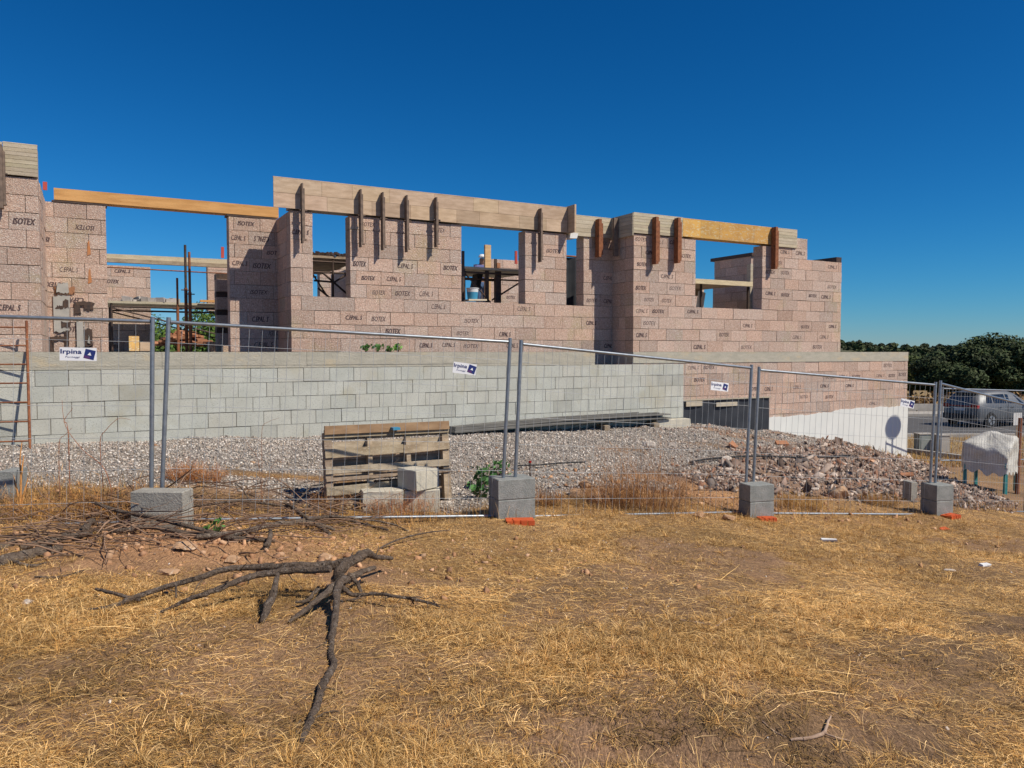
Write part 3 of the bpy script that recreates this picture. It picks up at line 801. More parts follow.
plank(bp(104, 256.5, -3.9), bp(233, 262.5, -3.9), .18, .10, M['boards'], 'upper horizontal board crossing the wide left opening', tone=(1.15, 1.12, 1.05))
plank(bp(104, 260, -3.84), bp(233, 266.3, -3.84), .10, .08, M['old_wood'], 'added darker strip standing for the shaded underside of the upper board of the wide opening')  # extra strip put in for the board's shaded underside
b = MB(); b.tube([bp(104, 267, -3.8), bp(233, 274, -3.8)], .014, 6)
tag(b.build('steel_rod', M['rust']), 'thin rusty rod hanging below the upper board', 'rod')
def scaffold(x0, x1, ydeck, d0, d1, label, planks=4, h0=0, braces=((0, 1),), deckm='boards', posts=None, back=True):
    s0_ = S(x0, d1, 300); s1_ = S(x1, d1, 300); hd_ = HH((x0 + x1) / 2, ydeck, d1)
    c = empty('scaffold', W((s0_ + s1_) / 2, (d0 + d1) / 2, h0)); tag(c, label, 'scaffold')
    for k in range(planks):
        da = d0 + (d1 - d0) * k / planks; db = d0 + (d1 - d0) * (k + 1) / planks
        b = MB(); b.boxw(s0_ + random.uniform(-.1, .05), s1_ + random.uniform(-.05, .1), da + .01, db - .01, hd_ - .05, hd_, tone=tn(1.05)); b.build('deck_plank', M[deckm], c)
    for s_ in (posts or (s0_ + .1, s1_ - .1)):
        for d_ in (d0 + .05, d1 - .05):
            b = MB(); b.tube([W(s_, d_, h0), W(s_, d_, hd_ - .05)], .024, 7); b.build('post', M['dark_steel'], c)
    for d_ in (d1 - .05,) + ((d0 + .05,) if back else ()):
        b = MB(); b.tube([W(s0_ + .1, d_, hd_ - .12), W(s1_ - .1, d_, hd_ - .12)], .022, 7); b.build('ledger', M['dark_steel'], c)
        b = MB(); b.tube([W(s0_ + .12, d_, hd_ - .15), W(s1_ - .12, d_, h0 + .25)], .017, 7); b.build('brace', M['dark_steel'], c)
    return c, s0_, s1_, hd_
_, a0, a1, hdk = scaffold(106, 250, 302.5, -6.9, -5.0, 'scaffold deck behind the wide left opening, rubble lying on it')
b = MB()
for k in range(34):
    s_ = np.interp(random.random(), [0, 1], [S(122, -5.4, 300), S(175, -5.4, 300)]); r = random.uniform(.04, .11)
    b.boxc(W(s_, -5.3 + random.uniform(-.3, .2), hdk + r * .45 + .005), (r * 2, r * 1.6, r), Matrix.Rotation(random.uniform(0, 3), 3, 'Z'), tone=tn(.8), jit=r * .25)
tag(b.build('debris_heap', M['stone']), 'broken bits of block heaped on the scaffold deck', 'debris', kind='stuff')
plank(bp(200, 301, -4.9), bp(236, 302, -4.9), .1, .05, M['timber'], 'short bright batten at the right end of the scaffold deck')
# pieces seen low in the wide opening
def crate(x0, x1, y0, y1, d, dep, m, name, label, cat, tone=(1, 1, 1)):
    b = MB(); b.boxw(S(x0, d, 330), S(x1, d, 330), d - dep, d, HH(x0, y1, d), HH(x0, y0, d), tone=tone)
    s_ = S(x0, d, 330); b.boxw(s_ - .005, s_ + .05, d + .001, d + .015, HH(x0, y1, d) , HH(x0, y0, d) , tone=tone)
    return tag(b.build(name, m), label, cat)
crate(129, 139, 336, 351, -3.6, .35, M['yellow_ply'], 'plywood_box', 'yellowish upright board panel low in the wide opening', 'board', (1.1, 1.2, 1.5))
crate(140, 152, 342, 351, -3.6, .35, M['ply'], 'plywood_box', 'lower brown board box beside the yellowish panel', 'board')
pl = empty('block_stack', W(S(224, -3.2, 330), -3.4, 0)); tag(pl, 'stack of pink blocks on a pallet at the right of the wide opening', 'blocks')
for k in range(4):
    for j in range(2):
        b = MB(); s_ = S(217, -3.2, 330) + j * .5
        b.boxw(s_ + .01, s_ + .49, -3.55, -3.2 + random.uniform(-.01, .01), .14 + k * .37, .14 + k * .37 + .25, tone=tn()); b.build('block', M['wood_block'], pl)
    b = MB(); b.boxw(S(217, -3.2, 330), S(217, -3.2, 330) + 1, -3.5, -3.25, .14 + k * .37 + .25, .14 + k * .37 + .36); b.build('spacer', M['dark_steel'], pl)
for j in range(3):
    b = MB(); s_ = S(217, -3.2, 330) + j * .45; b.boxw(s_, s_ + .1, -3.5, -3.2, 0, .13); b.build('bearer', M['old_wood'], pl)
# cut piece of roof tiles heap seen between the props
b = MB(); r = random.Random(3); c0 = bp(184, 345, -9.6)
for k in range(70):
    hgt = r.random(); b.boxc(c0 + U * r.uniform(-1.0, 1.0) * (1 - hgt) + N * r.uniform(-.6, .6) * (1 - hgt) + Vector((0, 0, hgt * .35)), (.4, .25, .06), Matrix.Rotation(r.uniform(0, 3), 3, 'Z') @ Matrix.Rotation(r.uniform(-.5, .5), 3, 'X'), tone=tn(1, .25))
tag(b.build('tile_heap', M['terracotta']), 'heap of terracotta tiles seen behind the steel props', 'tiles', kind='stuff')
# narrow window
c, s0_, s1_, h_ = scaffold(300, 362, 256, -5.6, -2.2, 'tall scaffold with dark deck behind the narrow window', 6, posts=(S(331, -2.4, 280), S(345, -2.4, 280)), deckm='old_wood')
b = MB(); dd = -2.3
for (x0, y0, x1, y1) in ((314, 272, 346, 273.5), (314, 280.5, 332, 282), (323, 273, 346, 293), (333, 283, 346, 275), (318, 288, 330, 298)):
    b.tube([bp(x0, y0, dd), bp(x1, y1, dd)], .022, 6)
b.build('cross_brace', M['dark_steel'], c)
b = MB(); r = random.Random(12)
for k in range(22):
    s_ = S(312, -2.3, 255) + k * .075
    b.boxc(W(s_, -2.35 + r.uniform(-.1, .05), h_ + .03 + r.uniform(0, .03)), (.07, .3, .05 + r.uniform(0, .04)), Matrix.Rotation(r.uniform(-.4, .4), 3, 'Y'), tone=tn(.5, .3))
tag(b.build('tile_row', M['dark_steel']), 'row of dark curved tiles stacked on the deck behind the narrow window', 'tiles')
# window with the bucket
c, s0_, s1_, h_ = scaffold(461, 530, 268, -3.2, -1.6, 'scaffold with a sunlit plank behind the window with the bucket', 3)
b = MB()
for x, wd in ((463, .05), (487, .04), (498, .07)):
    s_ = S(x, -1.7, 280); b.boxw(s_ - wd, s_ + wd, -1.72, -1.68, 0, h_ - .06)
b.build('upright', M['dark_steel'], c)
b = MB(); b.tube([bp(492, 300, -2), bp(524, 280, -2)], .02, 6); b.tube([bp(463, 278, -2), bp(524, 281, -2)], .02, 6); b.build('cross_brace', M['dark_steel'], c)
plank(bp(463, 302, -1.5), bp(463, 251, -1.5), .05, .05, M['dark_steel'], 'dark upright post at the left edge of the window with the bucket', 'post', 'post')
plank(bp(487.5, 300, -3.5), bp(487.5, 245, -3.5), .07, .16, M['timber'], 'tall pale timber upright behind the sunlit plank', 'post', 'post', tone=(1, 1.25, 1.9))
plank(bp(495.5, 268, -3.4), bp(495.5, 259, -3.4), .05, .06, M['dark_steel'], 'short dark peg on the scaffold behind the window with the bucket', 'post', 'post')
plank(bp(498, 268, -3.4), bp(498, 263, -3.4), .09, .09, M['terracotta'], 'small orange brick standing on the sunlit plank', 'brick', 'brick')
def pinkstake(px, y0, y1, d, label):
    b = MB(); b.beam(bp(px, y1, d), bp(px, y0, d), .06, .04, N); tag(b.build('plastic_stake', M['pink_plastic']), label, 'stake')
pinkstake(516, 251, 264, -3.3, 'pinkish red plastic stake inside the window with the bucket')
pinkstake(222.5, 247, 258, -3.9, 'red plastic stake on the right end of the upper board')
pinkstake(45, 182, 190, -1.2, 'red plastic stub on top of the far left corner wall')
plank(bp(466, 300.3, -1.35), bp(484, 300.3, -1.35), .28, .035, M['boards'], 'small pale shelf board holding the blue bucket', tone=(1.3, 1.3, 1.3))
bu = empty('bucket', bp(472.5, 299.5, -1.35)); tag(bu, 'blue and white plastic bucket on the window ledge board', 'bucket')
o_ = bp(472.5, 299.3, -1.35); b = MB(); b.tube([o_, o_ + Vector((0, 0, .15))], [.105, .12], 20); b.build('body', M['bucket_blue'], bu)
b = MB(); b.tube([o_ + Vector((0, 0, .151)), o_ + Vector((0, 0, .225))], [.1205, .128], 20); b.tube([o_ + Vector((0, 0, .226)), o_ + Vector((0, 0, .24))], [.137, .137], 20); b.build('rim', M['bucket_white'], bu)
plank(bp(475, 288, -2.6), bp(478, 274, -2.6), .3, .12, M['membrane'], 'dark bag hanging below the sunlit plank', 'bag', 'bag')
# wing window
b = MB(); s0_ = S(690, -2.0, 280); s1_ = S(750, -2.6, 280); hdk = HH(725, 281, -2.4)
c = empty('ceiling_deck', W((s0_ + s1_) / 2, -3.5, 0)); tag(c, 'board deck on props seen inside the window of the wing', 'deck')
for k in range(7):
    b = MB(); b.boxw(s0_, s1_, -2.4 - (k + 1) * .62, -2.41 - k * .62, hdk - .045, hdk, tone=tn(.95)); b.build('deck_board', M['ply'], c)
b = MB(); b.boxw(s0_, s1_ - .05, -2.4, -2.32, hdk - .12, hdk + .01, tone=(1.35, 1.3, 1.15)); b.build('edge_board', M['boards'], c)
for x in (701, 748):
    b = MB(); s_ = S(x, -2.6, 280); b.tube([W(s_, -2.6, 0), W(s_, -2.6, hdk - .05)], .035, 8); b.build('prop', M['dark_steel'], c)
b = MB(); b.boxw(S(700, -2.0), S(762, -2.0) , -4.6, -4.5, hdk - .25, hdk - .05); b.build('joist', M['old_wood'], c)
plank(bp(699.5, 308, -3.6), bp(702, 292, -3.6), .05, .24, M['foam'], 'white slanting offcut leaning inside the window of the wing', 'offcut', 'offcut')
b = MB(); s_ = S(753, -2.95, 280); b.boxw(s_ - .05, s_ + .07, -3.15, -3.0, 0, 10 * CH); tag(b.build('timber_post', M['boards']), 'pale vertical timber against the inner wall of the wing window', 'post')
b = MB(); b.boxc(bp(570, 236.5, DM - .1), (.2, .3, .12), Matrix.Rotation(.5, 3, 'Z'), jit=.02); tag(b.build('foam_offcut', M['foam']), 'white foam offcut wedged at the end of the longest shuttering', 'offcut')

c = empty('shade_sheet', bp(575, 308, -2.0)); tag(c, 'added dark sheet standing in for the shade inside the narrow window right of the long shuttering', 'shade_sheet')  # sheet and rail are added; the dark colour stands for the unlit interior
b = MB(); sa_ = S(556, -2.0); sb_ = S(592, -2.0); ht_ = HH(575, 258, -2.0); nn = 14
for i in range(nn):
    x0_ = sa_ + (sb_ - sa_) * i / nn; x1_ = sa_ + (sb_ - sa_) * (i + 1) / nn
    b.box8([W(x0_, -2 + .04 * math.sin(i), .02), W(x1_, -2 + .04 * math.sin(i + 1), .02), W(x1_, -2.02 + .04 * math.sin(i + 1), .02), W(x0_, -2.02 + .04 * math.sin(i), .02),
            W(x0_, -2 + .04 * math.sin(i), ht_), W(x1_, -2 + .04 * math.sin(i + 1), ht_), W(x1_, -2.02 + .04 * math.sin(i + 1), ht_), W(x0_, -2.02 + .04 * math.sin(i), ht_)])
b.build('sheet', M['membrane'], c)
b = MB(); b.tube([W(sa_ - .1, -2, ht_ + .03), W(sb_ + .1, -2, ht_ + .03)], .025, 6); b.build('rail', M['rust'], c)
# ------------------------------------------------------------------ the worker behind the window
def skin_body(name, joints, edges, radii, m, parent=None, root=0, sub=2):
    me = bpy.data.meshes.new(name); me.from_pydata([tuple(j) for j in joints], edges, [])
    o = bpy.data.objects.new(name, me); COL.objects.link(o)
    md = o.modifiers.new('s', 'SKIN'); md.use_smooth_shade = True
    for i, r in enumerate(radii):
        rr = r if hasattr(r, '__len__') else (r, r)
        me.skin_vertices[0].data[i].radius = rr
    me.skin_vertices[0].data[root].use_root = True
    md2 = o.modifiers.new('d', 'SUBSURF'); md2.levels = sub; md2.render_levels = sub
    dg = bpy.context.evaluated_depsgraph_get()
    ev = bpy.data.meshes.new_from_object(o.evaluated_get(dg))
    bpy.data.objects.remove(o)
    for p in ev.polygons: p.use_smooth = True
    ev.materials.clear(); ev.materials.append(m)
    ob = bpy.data.objects.new(name, ev); COL.objects.link(ob)
    if parent is not None: ob.parent = parent
    return ob
def worker():
    Y = 22.5
    P0 = at(481.5, 255, Y); P0.z -= 1.74
    e = empty('person', P0); tag(e, 'worker in a white cap and blue top behind the window with the bucket', 'person')
    e.rotation_euler.z = .5
    J = [(0, 0, .95), (0, .02, 1.15), (0, .03, 1.36), (0, .02, 1.47), (0, -.02, 1.56), (0, -.03, 1.66),
         (.18, .02, 1.40), (.25, -.06, 1.16), (.20, -.28, 1.02), (.19, -.35, 1.0),
         (-.18, .02, 1.40), (-.26, -.05, 1.15), (-.22, -.26, 1.0), (-.21, -.33, .98),
         (.10, 0, .88), (.11, -.03, .50), (.12, .03, .10), (.13, -.12, .04),
         (-.10, 0, .88), (-.11, -.02, .50), (-.12, .03, .10), (-.13, -.12, .04)]
    E = [(0, 1), (1, 2), (2, 3), (3, 4), (4, 5), (2, 6), (6, 7), (7, 8), (8, 9), (2, 10), (10, 11), (11, 12), (12, 13), (0, 14), (14, 15), (15, 16), (16, 17), (0, 18), (18, 19), (19, 20), (20, 21)]
    R = [(.155, .11), (.14, .105), (.16, .11), .058, .075, .09, .065, .045, .032, .028, .065, .045, .032, .028, .088, .06, .042, .035, .088, .06, .042, .035]
    skin_body('body', J, E, R, M['skin'], e)
    skin_body('shirt', [J[0], J[1], J[2], (0, .025, 1.44), J[6], (.235, -.03, 1.22), J[10], (-.24, -.03, 1.22)], [(0, 1), (1, 2), (2, 3), (2, 4), (4, 5), (2, 6), (6, 7)],
              [(.17, .125), (.155, .12), (.175, .125), .07, .078, .062, .078, .062], M['shirt'], e)
    skin_body('trousers', [J[0], J[14], J[15], (.12, .03, .13), J[18], J[19], (-.12, .03, .13)], [(0, 1), (1, 2), (2, 3), (0, 4), (4, 5), (5, 6)], [(.165, .122), .1, .072, .06, .1, .072, .06], M['jeans'], e)
    for s in (-1, 1):
        b = MB(); x = .20 * s + (.01 if s < 0 else -.01)
        b.tube([(.13 * s, .07, .05), (.13 * s, -.04, .055), (.13 * s, -.17, .035)], [.045, .05, .035], 8)
        o = b.build('boot', M['rubber'], e); shift(o, e)
        hx = .19 if s > 0 else -.21; hy = -.35 if s > 0 else -.33; hz = 1.0 if s > 0 else .98
        b = MB(); b.tube([(hx, hy + .02, hz), (hx, hy - .03, hz - .01), (hx, hy - .075, hz - .015)], [.026, .038, .034], 8)
        for k, (fx, L) in enumerate(((-.027, .05), (-.009, .06), (.009, .057), (.026, .045))):
            b.tube([(hx + fx, hy - .07, hz - .012), (hx + fx, hy - .07 - L * .5, hz - .02), (hx + fx, hy - .07 - L * .8, hz - .05)], [.009, .008, .006], 6)
        b.tube([(hx - .03 * s, hy - .02, hz), (hx - .055 * s, hy - .05, hz - .01), (hx - .05 * s, hy - .08, hz - .025)], [.011, .01, .007], 6)
        o = b.build('hand', M['skin'], e); shift(o, e)
    b = MB(); b.tube([(0, -.03, 1.67), (0, -.03, 1.72), (0, -.03, 1.755)], [.103, .095, .05], 16); b.boxc((0, -.14, 1.675), (.14, .1, .012)); o = b.build('cap', M['cap'], e); shift(o, e)
    b = MB(); b.tube([(0, -.118, 1.60), (0, -.138, 1.585)], [.010, .015], 6); o = b.build('nose', M['skin'], e); shift(o, e)
    for s in (-1, 1):
        b = MB(); b.boxc((.033 * s, -.118, 1.625), (.022, .008, .01)); o = b.build('eye', M['rubber'], e); shift(o, e)
    return e, P0
def shift(o, e):        # meshes modelled round the figure's own origin
    k = ORG[e.name]
    co = np.empty(len(o.data.vertices) * 3); o.data.vertices.foreach_get('co', co)
    co = co.reshape(-1, 3) + k; o.data.vertices.foreach_set('co', co.ravel()); o.data.update()
wk, P0 = worker()
q = Vector((P0.x, P0.y, 0)) - Vector((B0.x, B0.y, 0)); sw = q.dot(U); dw = q.dot(N)
c = empty('trestle', W(sw, dw, 0)); tag(c, 'trestle platform the worker stands on', 'trestle')
hp = P0.z - EYE
b = MB(); b.boxw(sw - .9, sw + .9, dw - .35, dw + .35, hp - .05, hp - .0); b.build('deck', M['boards'], c)
for sx in (-.8, .8):
    for dx in (-.3, .3):
        b = MB(); b.tube([W(sw + sx, dw + dx, 0), W(sw + sx * .95, dw + dx * .8, hp - .05)], .025, 6); b.build('leg', M['dark_steel'], c)
# ------------------------------------------------------------------ mobile fence panels, footings, signs
FP = []
def fence_panel(A, B, label, nv, right_gap=True, hh=1.93):
    A = Vector(A); B = Vector(B)
    e = (B - A).normalized(); nrm = e.cross(Vector((0, 0, 1))).normalized(); dn = e.cross(nrm).normalized()
    if dn.z > 0: dn = -dn
    if A.x > 0: dn = (dn + Vector((0, 0, -.75))).normalized()
    L = (B - A).length
    base = A + e * L / 2 + dn * hh
    c = empty('mesh_fence', base); tag(c, label, 'fence', 'mesh fence panels along the site edge')
    for P, nm in ((A, 0), (B, 1)):
        b = MB(); b.tube([P - dn * .045, P + dn * (hh + .02)], .021, 12); b.build('post', M['zinc'], c)
    b = MB(); b.tube([A + e * .022, B - e * .022], .0175, 8, cap=False); b.build('top_rail', M['zinc'], c)
    b = MB(); b.tube([A + e * .022 + dn * hh, B - e * .022 + dn * hh], .0175, 8, cap=False); b.build('bottom_rail', M['zinc'], c)
    b = MB()
    for k in range(1, nv):
        p = A + e * L * k / nv; w_ = nrm * (.002 * (-1) ** k)
        b.tube([p + w_, p + dn * hh * .33 + w_ + nrm * random.uniform(-.006, .006), p + dn * hh * .66 + w_, p + dn * hh + w_], .0018, 4, cap=False)
    for k in range(1, 7):
        q = dn * hh * (k - .35) / 6.3
        b.tube([A + q + nrm * .005, (A + B) / 2 + q + nrm * .008, B + q + nrm * .005], .0021, 4, cap=False)
    b.build('wire_mesh', M['wire'], c)
    FP.append((A, e, nrm, dn))
    return c
B1 = at(152.5, 321.5, 7.4); dv = Vector((1.2, .36, -.03)).normalized()
fence_panel(B1 - dv * 3.5, B1, 'fence panel cut by the left picture edge, the ladder behind it', 24)
fence_panel(at(168.5, 322, 7.46), at(510, 342, 8.5), 'fence panel in front of the wooden pallets', 28)
fence_panel(at(521, 344, 8.56), at(751.5, 368, 10.25), 'fence panel in front of the dry brown bush', 34)
fence_panel(at(759, 370, 10.3), at(935.5, 385, 11.38), 'fence panel in front of the white coated wall', 32)
fence_panel(at(940.5, 383.5, 11.45), at(1030, 406, 14.0), 'fence panel at the right edge, across the covered machine', 34)
bk = fence_panel(at(943, 388.5, 20.5), at(1070, 392, 22.0), 'far fence panel behind the covered machine', 30)

def footing(px0, px1, y0, y1, rot, dep, label, m='conc_foot', slabs=2, group='concrete footings of the fence'):
    q = g(px0, y1); k1 = (px1 - 512) / F
    w_ = (k1 * q.y - q.x) / (math.cos(rot) - k1 * math.sin(rot)); h_ = (y1 - y0) / F * q.y
    R = Matrix.Rotation(rot, 3, 'Z')
    cen = q + R @ Vector((w_ / 2, dep / 2, 0))
    cen.z = q.z - .02
    c = empty('fence_footing', cen); tag(c, label, 'footing', group)
    for k in range(slabs):
        hs = (h_ + .02) / slabs
        b = MB(); r_ = Matrix.Rotation(rot + random.uniform(-.015, .015), 3, 'Z')
        ch = .008; sx = w_ - random.uniform(0, .006); sy = dep
        z0 = k * hs + .001; z1 = (k + 1) * hs - .003
        P = []
        for (z, i) in ((z0, ch * .6), (z0 + ch, 0), (z1 - ch, 0), (z1, ch)):
            for (x, y) in ((-1, -1), (1, -1), (1, 1), (-1, 1)):
                P.append(cen + r_ @ Vector((x * (sx / 2 - i), y * (sy / 2 - i), z)))
        fs = [(3, 2, 1, 0), (12, 13, 14, 15)]
        for l in range(3):
            for i in range(4):
                j = (i + 1) % 4; fs.append((l * 4 + i, l * 4 + j, l * 4 + 4 + j, l * 4 + 4 + i))
        b.add(P, fs); b.build('slab', M[m], c)
    return c, cen, R, w_
footing(498.5, 535.5, 479.5, 519.5, .36, .34, 'stacked grey footing between the pallets and the brown bush')
footing(750, 776, 485, 518.5, .30, .26, 'grey footing right of the brown bush, before the rubble')
footing(936.5, 956.5, 485, 516, .30, .30, 'grey footing nearest the right picture edge')
footing(131, 180, 491, 530, -.05, .22, 'pale chipped footing under the brushwood at left', 'conc_old')
footing(911, 920, 482, 502, .2, .2, 'small dark block half hidden behind the right footing', 'conc_old', 1)
def orange_foot(px, py, w_, label, rz=0.2):
    q = g(px, py); c = empty('orange_foot', q); tag(c, label, 'plastic foot', 'orange plastic feet under the footings')
    R = Matrix.Rotation(rz, 3, 'Z')
    b = MB(); b.boxc(q + Vector((0, .02, .02)), (w_, .16, .045), R, jit=.006)
    for k in range(4):
        b.boxc(q + R @ Vector((-w_ / 2 + w_ * (k + .5) / 4, -.065, .022)), (w_ / 4 - .012, .03, .05), R)
    b.build('shell', M['orange'], c)
    b = MB(); b.boxc(q + Vector((0, .0, .046)), (w_ * .5, .1, .008), R); b.build('grip', M['orange'], c)
orange_foot(520, 524, .30, 'orange plastic foot under the stacked footing by the pallets', .1)
orange_foot(766.5, 521, .22, 'orange plastic foot under the footing before the rubble', .1)
orange_foot(951, 518, .24, 'orange plastic foot under the right hand footing', .5)
for (px, py, w_) in ((944, 530, .14),):
    q = g(px, py); b = MB(); b.boxc(q + Vector((0, 0, .01)), (w_, .07, .02), Matrix.Rotation(.4, 3, 'Z'), jit=.012)
    tag(b.build('plastic_scrap', M['orange']), 'torn orange plastic scrap on the grass below the right footing', 'scrap')

def sign(i, x0, x1, yl, yr, hpx, label):
    A, e, nrm, dn = FP[i]
    def hit(px, py):
        r = ray(px, py); o = Vector((0, 0, EYE)); pn = A - nrm * 0 
        t = (pn - o).dot(nrm) / r.dot(nrm); return o + r * t
    TL = hit(x0, yl); TR = hit(x1, yr); BL = hit(x0, yl + hpx)
    ex = (TR - TL).normalized(); w_ = (TR - TL).length; h_ = (TL - BL).length
    f = nrm if nrm.y < 0 else -nrm
    ey = f.cross(ex).normalized()
    if ey.z < 0: ey = -ey
    cen = TL + ex * w_ / 2 - ey * h_ / 2 + f * .012
    c = empty('sign_plate', cen - ey * h_ / 2); tag(c, label, 'sign', 'small white signs on the fence')
    b = MB(); q = [cen + ex * a * w_ / 2 + ey * bb * h_ / 2 for a, bb in ((-1, -1), (1, -1), (1, 1), (-1, 1))]
    b.poly_prism(q, f * .003); b.build('panel', M['sign'], c)
    fr = cen + f * .0045
    b = MB(); put_text(b, 'Irpina', fr - ex * w_ * .19 + ey * h_ * .14, ex, ey, w_ * .56, h_ * .44, 0, 0, w_ * .007)
    put_text(b, 'Ponteggi', fr - ex * w_ * .15 - ey * h_ * .24, ex, ey, w_ * .40, h_ * .17, 0, .2, 0)
    b.build('lettering', M['sign_blue'], c)
    rx = (ex * math.cos(.22) - ey * math.sin(.22)); ry = (ex * math.sin(.22) + ey * math.cos(.22)); o = fr + ex * w_ * .31; k = h_ * .36
    b = MB(); b.add([o - rx * k - ry * k, o + rx * k - ry * k, o + rx * k + ry * k, o - rx * k + ry * k], [(0, 1, 2, 3)], 0)
    o2 = o + f * .001
    b.add([o2 - rx * k * .95 - ry * k * .95, o2 + rx * k * .3 - ry * k * .95, o2 + rx * k * .1 - ry * k * .45, o2 - rx * k * .95 - ry * k * .4], [(0, 1, 2, 3)], 1)
    o2 = o + f * .0015
    b.add([o2 - rx * k * .38 - ry * k * .2, o2 + rx * k * .38 - ry * k * .2, o2 + ry * k * .45], [(0, 1, 2)], 2)
    b.build('emblem', [M['sign_blue'], M['sign_purple'], M['sign']], c)
sign(0, 60, 97, 347.2, 348, 13.2, 'white sign on the left fence panel above the grey wall, largest of the four')
sign(1, 453.5, 476.5, 361.5, 364.5, 11, 'tilted white sign on the fence panel with the pallets')
sign(2, 710.5, 728, 381.2, 383.2, 8.6, 'small white sign on the fence panel with the brown bush')
sign(3, 900.5, 914, 398.2, 401, 7.8, 'smallest white sign, beside the corner of the white coated wall')

# ------------------------------------------------------------------ pallets and blocks
def pallet(P, ang, L, Hh, boards, label, lean=.12, top=None, m='old_wood', off=0):
    e = Vector((math.cos(ang), math.sin(ang), 0)); n = Vector((math.sin(ang), -math.cos(ang), 0))
    up = (Vector((0, 0, 1)) - n * lean).normalized(); n2 = e.cross(up).normalized()
    if n2.y > 0: n2 = -n2
    c = empty('pallet', P); tag(c, label, 'pallet', 'wooden pallets standing on edge')
    def bx(name, x0, x1, z0, z1, y0, y1, mm=None, sk=0):
        b = MB(); q = []
        for yy in (y0, y1):
            for (x, z) in ((x0, z0), (x1, z0 + sk), (x1, z1 + sk), (x0, z1)):
                q.append(P + e * (x + random.uniform(-.004, .004)) + up * (z + random.uniform(-.005, .005)) + n2 * yy)
        b.add(q, [(0, 1, 2, 3), (7, 6, 5, 4), (0, 4, 5, 1), (1, 5, 6, 2), (2, 6, 7, 3), (3, 7, 4, 0)], 0, tn(1, .2, .05)); b.build(name, M[mm or m], c)
    for x in (.0, L * .33, L * .64, L - .085):
        bx('stringer', x, x + .085 - (.03 if 0 < x < L * .9 else 0), .01, Hh - .02, -.095, -.002)
    for (z0, z1, x0, x1, sk) in boards:
        bx('deck_board', x0 * L, x1 * L, z0, z1, .0, .02, sk=sk)
    for z in (.02, .17, .32, .48, Hh - .24, Hh - .11):
        bx('back_board', 0, L, z, z + .09, -.118, -.098)
    if top: bx('top_board', .0, L + .0, Hh - .04, Hh + .06, .022, .045, 'red_wood')
    return c
Pq = g(327, 509); Pq.z -= .03
pang = math.radians(27)
pallet(Pq, pang, 1.52, .80, [(.02, .09, 0, .32, 0), (.17, .27, 0, .62, .02), (.33, .37, 0, 1, .01), (.42, .495, 0, 1, .0), (.60, .70, 0, .61, .01), (.60, .70, .615, 1, .02)], 'front weathered pallet standing on edge behind the fence')
Pq2 = Pq + Vector((-.06, .24, 0))
pallet(Pq2, pang, 1.56, .88, [(.04, .13, 0, 1, 0), (.32, .41, 0, 1, 0), (.58, .67, 0, 1, 0), (.80, .89, 0, 1, 0)], 'rear pallet with a red brown top board leaning behind the front one', top=True)
def block(px0, px1, y0, y1, rot, dep, label, onto=None, m='conc_pale'):
    pm = (px0 + px1) / 2
    if onto is None: q = g(pm, y1); q.z -= .015
    else: q = at(pm, y1, onto)
    w_ = (px1 - px0) / F * q.y / math.cos(rot); h_ = (y1 - y0) / F * q.y
    R = Matrix.Rotation(rot, 3, 'Z'); cen = q + R @ Vector((0, dep / 2, h_ / 2))
    b = MB(); b.boxc(cen, (w_, dep, h_), R, jit=.009)
    o = b.build('concrete_block', M[m])
    md = o.modifiers.new('b', 'BEVEL'); md.width = .008; md.segments = 2
    tag(o, label, 'block', 'pale concrete blocks at the pallets'); return q
q = block(364, 403, 489.5, 514.5, .32, .24, 'pale concrete block on the ground at the left of the three by the pallets')
q = block(404.5, 440, 489.5, 512.5, .10, .24, 'pale concrete block carrying the tilted one, right of its neighbour')
block(418, 438, 469, 489.3, .85, .34, 'tilted pale concrete block lying on top of another', onto=q.y + .02)
block(656, 693, 418.5, 428, .5, .2, 'long pale concrete block at the right end of the grey wall')
block(0, 14, 470, 500, .2, .3, 'greenish concrete block cut by the left picture edge', m='conc_foot')
b = MB(); b.boxc(at(395.5, 428.5, 9.25), (.09, .10, .03), Matrix.Rotation(pang, 3, 'Z')); tag(b.build('blue_cap', M['bucket_blue']), 'small blue plastic piece on the pallet tops', 'plastic piece')

# ------------------------------------------------------------------ long boards lying along the grey wall
sA_, hA_ = SH(452, 431, .62); sB_, hB_ = SH(667, 421, .42); ga = W(sA_, .62, hA_); gb_ = W(sB_, .42, hB_)
ga.z = max(ga.z - .04, hd(ga.x, ga.y)); gb_.z = max(gb_.z, hd(gb_.x, gb_.y))
r = random.Random(8)
for k in range(6):
    lift = .05 + .032 * k * .9
    pa = Vector(ga) + Vector((0, -.05 + .03 * k, lift * .5)); pb_ = Vector(gb_) + Vector((-.25 * (k % 3), -.06 + .02 * k, .08 + .026 * k))
    b = MB(); mid = (pa + pb_) / 2 + Vector((0, 0, .03)); t = r.uniform(.75, 1.1)
    b.beam(pa, mid, .26, .022, tone=(t, t, t)); b.beam(mid, pb_, .26, .022, tone=(t, t, t))
    lab = ('lowest grey board of the long stack beside the grey wall', 'second lowest grey board of the long stack', 'third board from the bottom of the long stack', 'fourth board from the bottom of the long stack', 'second board from the top of the long stack', 'topmost grey board of the long stack beside the grey wall')[k]
    tag(b.build('long_board', mat('grey_board_%d' % k, (.20, .19, .17), (.13, .125, .115), 5, 6, .85, .3, 40, .004, True, stretch=(1, 1, 5)) if k == 0 else bpy.data.materials['grey_board_0']), lab, 'board', 'long grey boards stacked beside the wall')
